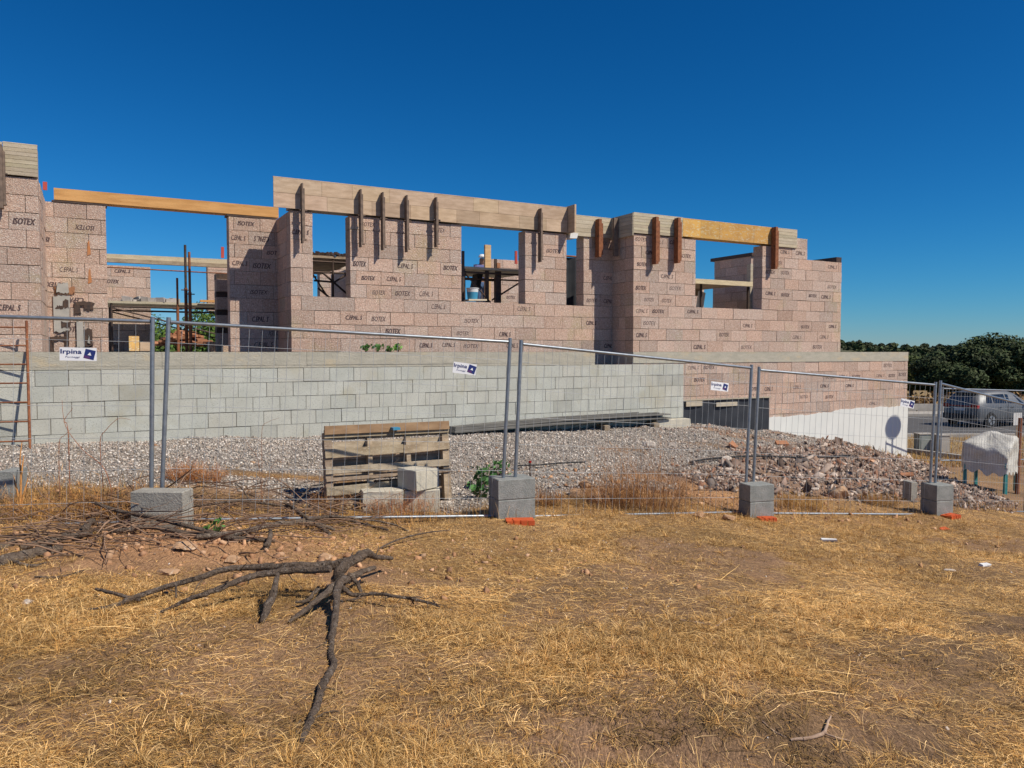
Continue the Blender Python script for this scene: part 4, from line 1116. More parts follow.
for px, lab in ((603, 'short timber bearer under the middle of the long boards'), (652, 'short timber bearer under the right end of the long boards')):
    q = W(S(px, .5, 424), .5, 0); q.z = hd(q.x, q.y); b = MB(); b.boxc(q + Vector((0, 0, .03)), (.12, .45, .10), Matrix.Rotation(.3, 3, 'Z')); tag(b.build('bearer', M['old_wood']), lab, 'bearer')

# ------------------------------------------------------------------ ladder
lb = g(30, 449); lt = at(26.5, 321, lb.y + .55)
ld = empty('ladder', lb); tag(ld, 'rusty ladder leaning on the grey wall at the left picture edge', 'ladder')
off = Vector((-.40, -.12, 0))
for o_, nm in ((Vector((0, 0, 0)), 0), (off, 1)):
    b = MB(); b.tube([lb + o_, lt + o_], .019, 8); b.build('rail', M['rust'], ld)
for k in range(7):
    t = .06 + k * .148; p = lb.lerp(lt, t)
    b = MB(); b.tube([p, p + off], .013, 6); b.build('rung', M['rust'], ld)

# ------------------------------------------------------------------ covered machine, cabinets, post, round sign
def covered(px, Y, label):
    x0 = (px - 512) / F * Y; z0 = hd(x0, Y)
    c = empty('covered_machine', (x0, Y, z0)); tag(c, label, 'machine')
    R = Matrix.Rotation(math.radians(41), 3, 'Z'); sx, sy = .76, .88; h0, h1 = .40, 1.12
    n = 22; V = []; Fc = []
    def disp(p):
        a = float(fbm(p.x * 5 + 9, p.y * 5 + p.z * 6, 3)) - .5
        b_ = float(fbm(p.x * 9 + 2 + p.z * 4, p.y * 8 - p.z * 9, 4)) - .5
        return a * .10 + b_ * .06
    def topz(u, v): return h1 + .10 - .22 * abs(u - .62) - .16 * abs(v - .4) + .03 * math.sin(v * 9 + u * 4) - .55 * max(0, .5 - u) * max(0, 1 - v)
    # sides and top as one draped grid in polar order: rings from the hem up to the centre
    ring = []
    per = 64
    def sq(t):
        t = (t % 1) * 4; k = int(t); f = t - k
        return [(-1 + 2 * f, -1), (1, -1 + 2 * f), (1 - 2 * f, 1), (-1, 1 - 2 * f)][k]
    levels = [(1.03, 0)] + [(1.0 + .012 * math.sin(i), i / 7) for i in range(1, 8)] + [(.93, 1.04), (.8, 1.06), (.6, 1.08), (.4, 1.1), (.2, 1.1), (.02, 1.1)]
    for (s_, hz) in levels:
        for k in range(per):
            a, b_ = sq(k / per); u = (a * s_ + 1) / 2; v = (b_ * s_ + 1) / 2
            zt = topz(u, v); hem = h0 + .05 * math.sin(k * 1.3) + .03 * math.sin(k * .51)
            z = hem + (zt - hem) * min(hz, 1) + (.05 * (hz - 1) / .1 if hz > 1 else 0)
            p = Vector((a * s_ * sx / 2, b_ * s_ * sy / 2, z)); d = disp(p)
            nrm = Vector((a, b_, .4 if hz > .9 else 0)).normalized()
            V.append(Vector((x0, Y, z0)) + R @ (p + nrm * d))
    L = len(levels)
    for i in range(L - 1):
        for k in range(per):
            Fc.append((i * per + k, i * per + (k + 1) % per, (i + 1) * per + (k + 1) % per, (i + 1) * per + k))
    b = MB(); b.add(V, Fc, smooth=True); b.build('plastic_sheet', M['plastic_cover'], c)
    for (a, b_) in ((-1, -1), (1, -1), (1, 1), (-1, 1)):
        p = Vector((x0, Y, z0)) + R @ Vector((a * sx * .44, b_ * sy * .44, -.02)); q_ = p + Vector((0, 0, .65))
        b = MB(); b.beam(p, q_, .06, .06); b.build('leg', M['teal'], c)
    b = MB(); b.boxc(Vector((x0, Y, z0 + .62)), (sx * .8, sy * .8, .3), R); b.build('machine_body', M['teal'], c)
    return c
covered(993, 16.6, 'machine on teal legs wrapped in a pale plastic sheet')
def gbox(px, py, w_, dep, h_, rot, m, name, label, cat, z=0, lid=True):
    q = g(px, py); c = empty(name, q); tag(c, label, cat); R = Matrix.Rotation(rot, 3, 'Z')
    b = MB(); b.boxc(q + Vector((0, dep / 2, h_ / 2 + z - .02)), (w_, dep, h_), R); b.build('body', M[m], c)
    b = MB(); b.boxc(q + Vector((0, dep / 2, h_ + z)), (w_ + .04, dep + .04, .03), R); b.build('lid', M['kerb'], c)
    b = MB(); b.boxc(q + Vector((0, dep / 2, h_ / 2 + z - .01)) + R @ Vector((0, -dep / 2 - .006, 0)), (w_ * .8, .01, h_ * .8), R); b.build('door', M[m], c)
gbox(926, 453, .50, .3, .62, .1, 'cabinet', 'utility_cabinet', 'dark green grey service cabinet between the white wall and the fence post', 'cabinet')
gbox(944, 454, .34, .3, .60, .1, 'kerb', 'utility_cabinet', 'paler service cabinet just right of the dark one', 'cabinet')
c_ = at(1017.5, 419, 27.0); c = empty('notice_board', Vector((c_.x, c_.y, ZR))); tag(c, 'pale blank board on a stake in front of the parked car', 'board')
b = MB(); b.boxc(c_, (.34, .02, .44), Matrix.Rotation(.2, 3, 'Z')); b.build('panel', M['plate'], c)
b = MB(); b.beam(Vector((c_.x, c_.y + .03, ZR)), Vector((c_.x, c_.y + .03, c_.z + .2)), .05, .03); b.build('stake', M['old_wood'], c)
q = g(1017, 494); b = MB(); b.tube([q, at(1020.5, 418, q.y)], [.045, .04], 8)
tag(b.build('rusty_post', M['rust']), 'rusty upright post at the right picture edge', 'post')
# round road sign outside the frame that throws its shadow on the white wall
s_, h_ = SH(893, 429, .03); PW = W(s_, .03, h_); k = 3.15 / SUN.length
CS = PW + SUN / math.hypot(SUN.x, SUN.y) * 3.5
c = empty('round_sign', Vector((CS.x, CS.y, hd(CS.x, CS.y)))); tag(c, 'round sign on a tall thin pole standing right of the picture', 'sign')
b = MB(); b.tube([Vector((CS.x, CS.y, hd(CS.x, CS.y) - .1)), CS + Vector((0, 0, .25))], .03, 8); b.build('pole', M['zinc'], c)
b = MB(); nd = Vector((.55, -.83, 0)); b.tube([CS - nd * .045, CS - nd * .035], [.33, .33], 28); b.build('disc', M['sign'], c)
# red topped survey stake and black irrigation pipe
q = g(530, 480); c = empty('survey_stake', q); tag(c, 'thin stake with a red top sticking out of the gravel', 'stake')
b = MB(); b.tube([q, q + Vector((0, 0, .24))], .010, 6); b.build('rod', M['dark_steel'], c)
b = MB(); b.tube([q + Vector((0, 0, .241)), q + Vector((0, 0, .27))], .02, 8); b.build('cap', M['car_red'], c)
def pipe(pts, r_, label):
    b = MB(); b.tube([g(x, y, r_ * .8 + .05) for x, y in pts], r_, 6); tag(b.build('black_pipe', M['cable']), label, 'pipe')
pipe([(690, 466), (705, 463), (725, 461), (745, 460), (765, 459.5), (800, 461), (830, 460), (850, 458)], .018, 'black pipe lying across the rubble slope behind the footing')
pipe([(515, 470), (540, 469), (560, 467), (585, 466)], .012, 'thin black pipe lying on the gravel behind the fence posts')

# ------------------------------------------------------------------ car on the road
def car():
    O = Vector((19.45, 33.33, ZR + .02))
    c = empty('parked_car', O); tag(c, 'silver grey hatchback parked on the road beyond the fence, seen from behind', 'car')
    c.rotation_euler.z = math.radians(23)
    # x forward from the rear bumper, y left
    st = [ # x, half width, sill z, belt z, roof z, roof half width
        (.0, .70, .38, .86, .88, .62), (.05, .80, .30, .98, 1.02, .64), (.15, .85, .26, 1.02, 1.24, .60), (.42, .89, .23, 1.03, 1.45, .60), (.8, .90, .22, 1.02, 1.52, .61),
        (1.5, .90, .22, 1.0, 1.55, .62), (2.2, .90, .22, .98, 1.53, .61), (2.75, .90, .22, .96, 1.40, .58), (3.2, .89, .22, .95, 1.12, .60), (3.45, .88, .23, .93, .97, .66), (3.9, .84, .26, .86, .89, .66), (4.15, .76, .30, .76, .78, .60), (4.25, .62, .36, .62, .64, .5)]
    V = []
    for (x, w_, zs, zb, zr, rw_) in st:
        prof = [(w_ * .93, zs), (w_, zs + (zb - zs) * .35), (w_ * .99, zs + (zb - zs) * .7), (w_ * .95, zb), (rw_ + .04, zr - (zr - zb) * .18), (rw_ * .85, zr), (0, zr + .015)]
        full = [(y, z) for y, z in prof] + [(-y, z) for y, z in prof[-2::-1]]
        V += [Vector((x, y, z)) for y, z in full]
    m_ = 13; Fc = []
    for i in range(len(st) - 1):
        for k in range(m_ - 1): Fc.append((i * m_ + k, (i + 1) * m_ + k, (i + 1) * m_ + k + 1, i * m_ + k + 1))
        Fc.append((i * m_ + m_ - 1, (i + 1) * m_ + m_ - 1, (i + 1) * m_, i * m_))
    Fc.append(tuple(range(m_))); Fc.append(tuple(range((len(st) - 1) * m_, len(st) * m_))[::-1])
    b = MB(); b.add([v + O for v in V], Fc, 0, smooth=True); o = b.build('body', M['car_paint'], c)
    md = o.modifiers.new('e', 'EDGE_SPLIT'); md.split_angle = math.radians(38)
    def side_pt(x, f, s):        # point on the window band; f 0 belt .. 1 roof edge
        xs = [q[0] for q in st]; w_ = np.interp(x, xs, [q[1] * .95 for q in st]); zb = np.interp(x, xs, [q[3] for q in st])
        rw_ = np.interp(x, xs, [q[5] + .04 for q in st]); zr = np.interp(x, xs, [q[4] - (q[4] - q[3]) * .18 for q in st])
        return O + Vector((x, s * (w_ + (rw_ - w_) * f + .012), zb + (zr - zb) * f))
    for s in (-1, 1):
        for xa, xb, xc, xd in ((.50, .88, .98, .72), (.98, 1.78, 1.78, 1.02), (1.86, 2.95, 2.55, 1.86)):
            b = MB(); b.add([side_pt(xa, .06, s), side_pt(xb, .06, s), side_pt(xc, .92, s), side_pt(xd, .92, s)], [(0, 1, 2, 3) if s < 0 else (3, 2, 1, 0)]); b.build('side_window', M['car_glass'], c)
        b = MB(); b.boxc(O + Vector((2.95, s * .98, 1.0)), (.12, .16, .12)); b.build('mirror', M['car_paint'], c)
        b = MB(); b.boxc(O + Vector((2.2, s * .905, .30)), (2.0, .02, .12)); b.build('sill_trim', M['car_trim'], c)
        b = MB(); b.boxc(O + Vector((.06, s * .66, .90)), (.14, .30, .15)); b.build('tail_light', M['car_red'], c)
        for xd_ in (1.82,):
            b = MB(); b.boxc(O + Vector((xd_, s * .902, .65)), (.012, .01, .7)); b.build('door_gap', M['car_trim'], c)
        for xh in (1.55, 2.35):
            b = MB(); b.boxc(O + Vector((xh - .25, s * .912, .84)), (.16, .02, .025)); b.build('door_handle', M['car_trim'], c)
        for xw in (.78, 3.4):
            p = O + Vector((xw, s * .80, .31))
            b = MB(); b.tube([p + Vector((0, s * .085, 0)), p + Vector((0, s * .095, 0))], .37, 24); b.build('wheel_arch', M['car_trim'], c)
            b = MB(); b.tube([p, p + Vector((0, s * .11, 0))], .31, 24); wl = b.build('wheel', M['rubber'], c)
            b = MB(); b.tube([p + Vector((0, s * .111, 0)), p + Vector((0, s * .118, 0))], .2, 20); b.build('rim', M['alloy'], wl)
            b = MB()
            for k in range(5):
                a_ = k * 2 * PI / 5; b.tube([p + Vector((0, s * .12, 0)), p + Vector((.19 * math.cos(a_), s * .12, .19 * math.sin(a_)))], .022, 5)
            b.build('spokes', M['car_trim'], wl)
    b = MB(); b.add([O + Vector(v) for v in ((.145, .56, 1.05), (.145, -.56, 1.05), (.38, -.50, 1.40), (.38, .50, 1.40))], [(0, 1, 2, 3)]); 
    b.add([O + Vector(v) for v in ((.115, .58, 1.05), (.115, -.58, 1.05), (.36, -.52, 1.41), (.36, .52, 1.41))], [(0, 1, 2, 3)]); b.build('rear_window', M['car_glass'], c)
    b = MB(); b.boxc(O + Vector((-.03, 0, .45)), (.12, 1.5, .22)); b.build('bumper', M['car_trim'], c)
    b = MB(); b.boxc(O + Vector((-.012, 0, .76)), (.02, .50, .12)); b.build('number_plate', M['plate'], c)
    b = MB(); b.boxc(O + Vector((.33, 0, 1.475)), (.25, 1.1, .035)); b.build('spoiler', M['car_paint'], c)
    b = MB(); b.boxc(O + Vector((.02, 0, .90)), (.06, 1.1, .05)); b.build('light_bar', M['car_red'], c)
car()
# ------------------------------------------------------------------ loose stone and rubble
def rotmats(n, r, tilt=1.0):
    q = r.normal(size=(n, 4)); q /= np.linalg.norm(q, axis=1)[:, None]
    if tilt < 1: q[:, 1:3] *= tilt; q /= np.linalg.norm(q, axis=1)[:, None]
    w, x, y, z = q.T
    return np.stack([np.stack([1 - 2 * (y * y + z * z), 2 * (x * y - z * w), 2 * (x * z + y * w)], -1),
                     np.stack([2 * (x * y + z * w), 1 - 2 * (x * x + z * z), 2 * (y * z - x * w)], -1),
                     np.stack([2 * (x * z - y * w), 2 * (y * z + x * w), 1 - 2 * (x * x + y * y)], -1)], -2)
def scatter(name, wfun, bounds, n, size, m, pal, label, cat, seed, asp=(1, .8, .6), tilt=1.0, kind='stuff', sink=.25, cube=False, ybias=0.0):
    r = np.random.default_rng(seed)
    x = r.uniform(bounds[0], bounds[1], n * 4); y = bounds[2] + (bounds[3] - bounds[2]) * r.random(n * 4) ** (1 + ybias)
    keep = r.random(n * 4) < wfun(x, y)
    x = x[keep][:n]; y = y[keep][:n]; n = len(x)
    s = size[0] * (size[1] / size[0]) ** (r.random(n) ** 1.6)
    if cube:
        base = np.array([(-1, -1, -1), (1, -1, -1), (1, 1, -1), (-1, 1, -1), (-1, -1, 1), (1, -1, 1), (1, 1, 1), (-1, 1, 1)], float) * .5
        fc = np.array([(0, 3, 2, 1), (4, 5, 6, 7), (0, 1, 5, 4), (1, 2, 6, 5), (2, 3, 7, 6), (3, 0, 4, 7)])
        jit = .2
    else:
        base = np.array([(1, 0, 0), (-1, 0, 0), (0, 1, 0), (0, -1, 0), (0, 0, 1), (0, 0, -1)], float) * .55
        fc = np.array([(0, 2, 4), (2, 1, 4), (1, 3, 4), (3, 0, 4), (2, 0, 5), (1, 2, 5), (3, 1, 5), (0, 3, 5)])
        jit = .16
    nb = len(base)
    Vb = base[None] + r.uniform(-jit, jit, (n, nb, 3))
    a = np.array(asp)[None] * r.uniform(.7, 1.3, (n, 3))
    Vb = Vb * a[:, None, :]
    Rm = rotmats(n, r, tilt)
    Vb = np.einsum('nij,nkj->nki', Rm, Vb) * s[:, None, None]
    z = Hd(x, y) + s * (.5 - sink) * asp[2]
    Vb += np.stack([x, y, z], -1)[:, None, :]
    Fq = (fc[None] + (np.arange(n) * nb)[:, None, None]).reshape(-1, fc.shape[1])
    pal = np.array(pal); t = pal[r.integers(0, len(pal), n)] * r.uniform(.78, 1.22, (n, 1))
    tone = np.repeat(t, len(fc), axis=0)
    o = fast_mesh(name, Vb.reshape(-1, 3), Fq, m, tone)
    return tag(o, label, cat, kind=kind)
PALG = [(1.1, 1.06, .98), (.85, .82, .76), (1.3, 1.26, 1.18), (.62, .60, .57), (1.0, .86, .72), (.38, .37, .36), (.95, .8, .7), (1.65, 1.6, 1.5), (.5, .46, .42)]
gn = mat('stone_white', (.46, .43, .40), (.38, .35, .325), 20, 4, .9, 0, tone=True)
scatter('gravel', lambda x, y: gravel_w(x, y) * (1 - .9 * rubble_w(x, y)) * (1 - .8 * sstep(fbm(x * .8 + 90, y * 1.6, 3), .56, .66) * (x > 1.5)), (-12, 9.5, 8.0, 21), 125000, (.014, .048), gn, PALG, 'loose pale gravel heaped against the grey wall', 'gravel', 3)
PALR = [(1.0, .84, .76), (1.2, 1.1, 1.02), (.70, .60, .54), (1.5, 1.45, 1.38), (.5, .49, .50), (1.1, .70, .52), (.80, .62, .52), (1.8, 1.75, 1.68), (.38, .33, .31), (.95, .9, .86), (.6, .5, .45)]
rm = mat('rubble_mix', (.33, .275, .24), (.26, .215, .18), 18, 4, .95, .3, 60, .006, True)
scatter('rubble', lambda x, y: rubble_w(x, y) * (1 - .85 * sstep(fbm(x * 1.3 + 40, y * 1.3 + 8, 3), .50, .60)), (2, 11.5, 10.5, 22), 34000, (.012, .08), rm, PALR, 'broken tile, stone and concrete rubble on the slope below the white wall', 'rubble', 5, asp=(1.4, .8, .28), tilt=.75, cube=True)
scatter('rubble', lambda x, y: np.clip(rubble_w(x, y), 0, 1), (2, 11.5, 10.5, 22), 420, (.08, .20), rm, PALR, 'larger slabs of broken rubble among the small pieces on the slope', 'rubble', 6, asp=(1.5, .7, .14), tilt=.6, cube=True)
ochre = lambda x, y: np.exp(-(((x + 2.7) / 2.0) ** 2 + ((y - 6.6) / .8) ** 2)) + .8 * np.exp(-(((x - 2.4) / 2.6) ** 2 + ((y - 10.9) / .6) ** 2)) + .006 + .3 * np.exp(-((x + 6) / 3) ** 2 - ((y - 7.5) / 1.0) ** 2)
scatter('soil_clods', ochre, (-8, 8, 4, 13), 9000, (.008, .055), M['stone'], [(1.0, .62, .36), (.85, .50, .28), (1.1, .75, .48), (.7, .42, .25)], 'ochre clods and small stones scattered over the bare soil', 'clods', 7, asp=(1, .8, .55), cube=True)
scatter('pebbles', lambda x, y: .25 + 0 * x, (-6, 9, 2.6, 10), 3000, (.004, .016), M['stone'], [(1.3, 1.25, 1.15), (.9, .8, .7), (.6, .5, .4)], 'small pebbles scattered in the dry grass', 'pebbles', 8, asp=(1, .8, .5), cube=True)

def rock(px, py, size, m, label, seed, asp=(1, .8, .7), sink=.3):
    r = random.Random(seed); q = g(px, py)
    import bmesh
    bm = bmesh.new(); bmesh.ops.create_icosphere(bm, subdivisions=3, radius=1)
    cuts = [(Vector((r.gauss(0, 1), r.gauss(0, 1), r.gauss(0, 1))).normalized(), r.uniform(.55, .85)) for _ in range(10)]
    for v in bm.verts:
        for (d, k) in cuts:
            e = v.co.dot(d)
            if e > k: v.co -= d * (e - k)
        v.co *= 1 + (float(vnoise(v.co.x * 3 + seed, v.co.y * 3 + v.co.z * 2)) - .5) * .16
    V = [(v.co.x * asp[0] * size / 2 + q.x, v.co.y * asp[1] * size / 2 + q.y, v.co.z * asp[2] * size / 2 + q.z + asp[2] * size * (.5 - sink)) for v in bm.verts]
    bm.verts.ensure_lookup_table()
    fs = [tuple(v.index for v in f.verts) for f in bm.faces]; bm.free()
    o = make_mesh('rock', V, fs, m)
    return tag(o, label, 'rock')
rock(649, 447, 0.245, M['rock'], 'white boulder at the top of the rubble behind the brown bush', 1)
rock(726, 462, 0.259, M['rock'], 'grey white boulder left of the double posts in the rubble', 2, (1, .7, .6))
rock(672, 446, 0.158, M['rock'], 'small pale rock just right of the white boulder', 3)
rock(599, 503, .34, M['soil_rock'], 'ochre rock at the left foot of the brown bush', 4, (1, .8, .8))
rock(577, 497, .26, M['soil_rock'], 'ochre lump left of the brown bush, a little higher', 5)
rock(586, 488, .22, M['soil_rock'], 'small ochre lump above its neighbours near the brown bush', 15)
rock(840, 498, .38, M['soil_rock'], 'big ochre rock at the foot of the rubble below the white wall', 6, (1, .8, .75))
rock(700, 517, .16, M['soil_rock'], 'small ochre rock on the grass just before the bottom rail', 7)
rock(729, 520, .17, M['soil_rock'], 'second small ochre rock on the grass, left of the footing', 8)
rock(968, 499, 0.187, M['rock'], 'flat white stone just right of the right hand footing', 9, (1.2, .8, .4))
rock(815, 490, 0.144, M['rock'], 'flat whitish stone low in the rubble left of the big ochre rock', 10, (1.3, .8, .4))
rock(780, 438, 0.187, M['rock'], 'pale stone high on the rubble beside the double posts', 11)
rock(185, 549, .20, M['soil_rock'], 'flat ochre stone on the dirt mound under the brushwood', 12, (1.2, 1, .4))
rock(232, 562, .12, M['soil_rock'], 'small ochre stone above the big fallen branch', 13, (1.2, 1, .6))
rock(325, 559, .12, M['soil_rock'], 'small ochre stone above the branch fork', 14, (1.1, 1, .6))
rock(168, 574, .15, M['soil_rock'], 'broad ochre stone half sunk left of the branch', 16, (1.3, 1, .35))
rock(28, 604, 0.072, M['rock'], 'pale stone lying in dry grass at the left', 17, (1.2, 1, .6))
rock(445, 503, 0.115, M['rock'], 'whitish stone right of the pale blocks', 18, (1.3, 1, .5))
rock(950, 571, 0.079, M['rock'], 'tiny pale stone in the bare dirt at the right', 19, (1.5, 1, .4))
q = g(829, 541); b = MB(); b.boxc(q + Vector((0, 0, .018)), (.17, .08, .025), Matrix.Rotation(-.25, 3, 'Z'), jit=.008); tag(b.build('white_tile_piece', M['foam']), 'white broken tile piece lying on the grass', 'tile piece')
q = g(985, 566); b = MB(); b.boxc(q + Vector((0, 0, .01)), (.09, .05, .015), Matrix.Rotation(.2, 3, 'Z'), jit=.008); tag(b.build('white_tile_piece', M['foam']), 'small pale flake on the bare dirt at the far right', 'tile piece')
for i, (px, py, lab) in enumerate(((782, 446, 'terracotta shard left of the double posts in the rubble'), (583 + 150, 448, 'orange brick fragment in the rubble beside the grey boulder'), (867, 462, 'pink white slab piece on the upper rubble slope'), (905, 478, 'orange tile shard on the rubble slope near the right'))):
    q = g(px, py); b = MB(); b.boxc(q + Vector((0, 0, .05)), (.28, .16, .07), Matrix.Rotation(i * 1.1, 3, 'Z') @ Matrix.Rotation(.5, 3, 'X'), tone=(1, 1, 1) if i != 2 else (2, 2.6, 3), jit=.02); tag(b.build('brick_fragment', M['terracotta']), lab, 'brick fragment')

# ------------------------------------------------------------------ dead wood
def smooth_path(P, n=5):
    out = []
    for i in range(len(P) - 1):
        p0 = P[max(i - 1, 0)]; p1 = P[i]; p2 = P[i + 1]; p3 = P[min(i + 2, len(P) - 1)]
        for k in range(n):
            t = k / n
            out.append(.5 * ((2 * p1) + (p2 - p0) * t + (2 * p0 - 5 * p1 + 4 * p2 - p3) * t * t + (3 * p1 - p0 - 3 * p2 + p3) * t ** 3))
    out.append(P[-1]); return out
def limb(mb, pts, rad, n=9, mi=0, knot=.05, wob=.012, lift=True):
    P = []
    R = []
    for i, p in enumerate(pts):
        x, y, dy = p
        if dy <= 0: P.append(g(x, y, rad[i] * .8))
        else: P.append(gup(x, y, dy))
    S_ = smooth_path(P)
    m_ = len(S_); rr = np.interp(np.linspace(0, 1, m_), np.linspace(0, 1, len(rad)), rad)
    S2 = []
    for i, p in enumerate(S_):
        k = rr[i] * .35
        S2.append(p + Vector((random.uniform(-k, k), random.uniform(-k, k), random.uniform(-k, k))) * .6)
    rr = [r_ * (1 + random.uniform(-.05, .05)) for r_ in rr]
    mb.tube(S2, rr, 12, mi, rough=.13)
    for q_ in range(max(1, m_ // 16)):
        i = random.randrange(1, m_ - 1); a_ = random.uniform(0, 6.28); kk_ = Vector((math.cos(a_), math.sin(a_), random.uniform(-.3, .8))).normalized()
        mb.tube([S2[i], S2[i] + kk_ * rr[i] * 1.35], [rr[i] * .6, rr[i] * .35], 6, mi, rough=.2)
    return S2
br = empty('fallen_branch', g(337, 592)); tag(br, 'big dead forked branch with dark bark lying on the straw', 'branch')
def part(name, pts, rad, m='bark', **k):
    b = MB(); limb(b, pts, [q_ * .85 for q_ in rad], **k); return b.build(name, M[m], br)
part('limb', [(362, 556, 26), (345, 562, 30), (325, 566, 30), (300, 566, 30), (275, 567, 28), (232, 568, 26), (198, 578, 20), (163, 588, 12), (131, 599, 6), (112, 606, 3), (88, 611, 0)], [.03, .034, .036, .034, .030, .024, .022, .020, .020, .017, .008])
part('limb', [(330, 569, 32), (300, 570, 30), (277, 572, 28), (253, 576, 26), (232, 583, 24), (210, 592, 18), (189, 599, 12), (176, 605, 8), (159, 615, 0)], [.028, .028, .027, .025, .023, .02, .017, .014, .008])
part('stub', [(140, 600, 5), (116, 594, 10), (96, 589, 8)], [.014, .013, .012])
part('crotch', [(334, 580, 20), (342, 568, 30), (357, 558, 34), (366, 553, 34), (376, 557, 24), (392, 558, 16)], [.036, .042, .040, .036, .024, .016])
part('limb', [(374, 567.5, 16), (362, 572, 18), (348, 579, 18), (336, 585, 18), (322, 596, 16), (305, 610, 8), (289, 624, 0)], [.020, .024, .030, .030, .022, .02, .012], 'bark_pale')
part('limb', [(344, 578, 22), (337, 590, 18), (336, 609, 10), (332, 634, 4), (331, 655, 2), (334, 669, 0), (323, 689, 0), (314, 717, 0), (307, 732, 0), (301, 746, 0)], [.034, .030, .026, .024, .022, .022, .023, .021, .019, .014])
part('limb', [(336, 582, 20), (345, 590, 14), (354, 595, 8), (377, 594, 12), (400, 597, 12), (423, 601, 8), (440, 607, 3)], [.024, .02, .016, .013, .012, .011, .007])
part('stub', [(278, 574, 30), (274, 590, 22), (268, 606, 10), (262, 624, 0)], [.016, .026, .034, .016])
part('stub', [(348, 574, 22), (357, 583, 14), (361, 592, 6)], [.02, .018, .012])
part('stub', [(318, 588, 12), (308, 600, 6), (296, 602, 8)], [.018, .014, .01])
part('twig', [(410, 597, 12), (414, 604, 4)], [.009, .005]); part('twig', [(250, 573, 22), (248, 584, 12)], [.009, .005]); part('twig', [(176, 585, 18), (176, 598, 8)], [.009, .005]); part('twig', [(376, 556, 26), (379, 546, 34)], [.007, .003])
b = MB(); r = random.Random(77)
for k in range(70):
    px, py, dy = r.choice([(300, 566, 30), (232, 569, 26), (198, 578, 20), (163, 588, 12), (277, 572, 28), (232, 583, 24), (334, 600, 12), (333, 640, 3), (325, 688, 1), (400, 597, 12), (375, 594, 12), (312, 720, 1), (350, 575, 20), (366, 553, 30), (420, 601, 8)])
    px += r.uniform(-14, 14); p = gup(px, py, dy) if dy > 0 else g(px, py, .01); a = r.uniform(0, 2 * PI); L = r.uniform(.04, .20); pts = [p]; d = Vector((math.cos(a), math.sin(a), r.uniform(-.5, .4)))
    for j in range(3):
        d = (d + Vector((r.gauss(0, .25), r.gauss(0, .25), r.gauss(-.05, .2)))).normalized(); n3 = pts[-1] + d * L / 3; n3.z = max(n3.z, hd(n3.x, n3.y) + .004); pts.append(n3)
    r0 = r.uniform(.002, .006); b.tube(pts, [r0, r0 * .8, r0 * .6, r0 * .25], 5, cap=False)
b.build('twigs', M['bark'], br)['kind'] = 'stuff'
def lone(name, label, limbs, m='bark', cat='branch', group=None):
    c = empty(name, g(limbs[0][0][0][0], limbs[0][0][0][1])); tag(c, label, cat, group)
    for i, (pts, rad) in enumerate(limbs):
        b = MB(); limb(b, pts, rad); b.build('stem' if i == 0 else 'side_branch', M[m], c)
lone('log', 'thick grey split log at the left picture edge', [([(-30, 572, 2), (0, 563, 2), (30, 555, 3), (62, 548, 3)], [.055, .052, .045, .03]), ([(30, 553, 4), (52, 541, 6), (72, 531, 4)], [.02, .02, .018]), ([(10, 560, 4), (30, 566, 2), (48, 562, 1)], [.016, .012, .006])], 'bark_pale', 'log')
lone('log', 'shorter brown log lying over the split log at left', [([(20, 548, 3), (45, 541, 5), (70, 537, 6), (92, 533, 8)], [.026, .026, .025, .022]), ([(78, 534, 7), (86, 527, 10), (92, 521, 8)], [.024, .032, .028])], 'bark', 'log')
lone('log', 'pinkish weathered log at the very left below the gravel', [([(-25, 546, 2), (0, 548, 2), (16, 541, 2)], [.035, .035, .02])], 'bark_pale', 'log')
lone('fallen_branch', 'long straight branch crossing in front of the pale left footing', [([(95, 503, 24), (120, 511, 20), (150, 517, 16), (180, 524, 12), (214, 533, 6), (250, 541, 2)], [.016, .018, .02, .02, .018, .014])])
lone('fallen_branch', 'dark branch below the pale left footing', [([(88, 530, 4), (120, 531, 4), (150, 527, 8), (185, 533, 6), (225, 537, 4), (275, 541, 2)], [.02, .022, .018, .022, .02, .014])])
lone('fallen_branch', 'thick grey branch in the middle of the brushwood', [([(196, 537, 4), (240, 533, 6), (275, 524, 10), (310, 523, 8), (335, 530, 2)], [.018, .024, .026, .024, .014])], 'bark_pale')
lone('fallen_branch', 'crooked branch rising from the brushwood left of the pallets', [([(330, 534, 2), (310, 520, 8), (292, 507, 14), (285, 503, 16)], [.02, .02, .016, .014]), ([(292, 507, 14), (300, 498, 22), (312, 486, 30)], [.01, .008, .005])])
lone('fallen_branch', 'thin curved branch in the upper brushwood', [([(182, 506, 14), (205, 505, 16), (235, 501, 20), (262, 503, 16), (290, 507, 12)], [.010, .012, .013, .012, .012]), ([(250, 502, 16), (243, 490, 26), (235, 483, 30)], [.009, .007, .005])])
lone('fallen_branch', 'branch of the brushwood ending below the pallets', [([(290, 522, 6), (330, 517, 8), (360, 523, 4), (388, 530, 2)], [.018, .017, .014, .01])], 'bark')
lone('fallen_branch', 'slim pale branch near the bottom rail of the fence', [([(330, 516, 10), (362, 519, 8), (392, 524, 4), (408, 532, 0)], [.012, .011, .01, .006])], 'bark_pale')
lone('stick', 'short stump of wood standing in the dirt mound', [([(271, 530, 12), (269, 541, 6), (266, 550, 0)], [.016, .022, .026])], 'bark', 'stick')
lone('stick', 'pale forked stick on bare soil at the lower right', [([(791, 742, 0), (808, 738, 2), (823, 733, 3), (828, 722, 4), (831, 716, 6)], [.006, .008, .008, .006, .003]), ([(823, 733, 3), (838, 738, 2), (853, 742, 0)], [.004, .004, .002]), ([(762, 722, 0), (775, 732, 1), (786, 739, 0)], [.003, .004, .002])], 'stick_pale', 'stick')
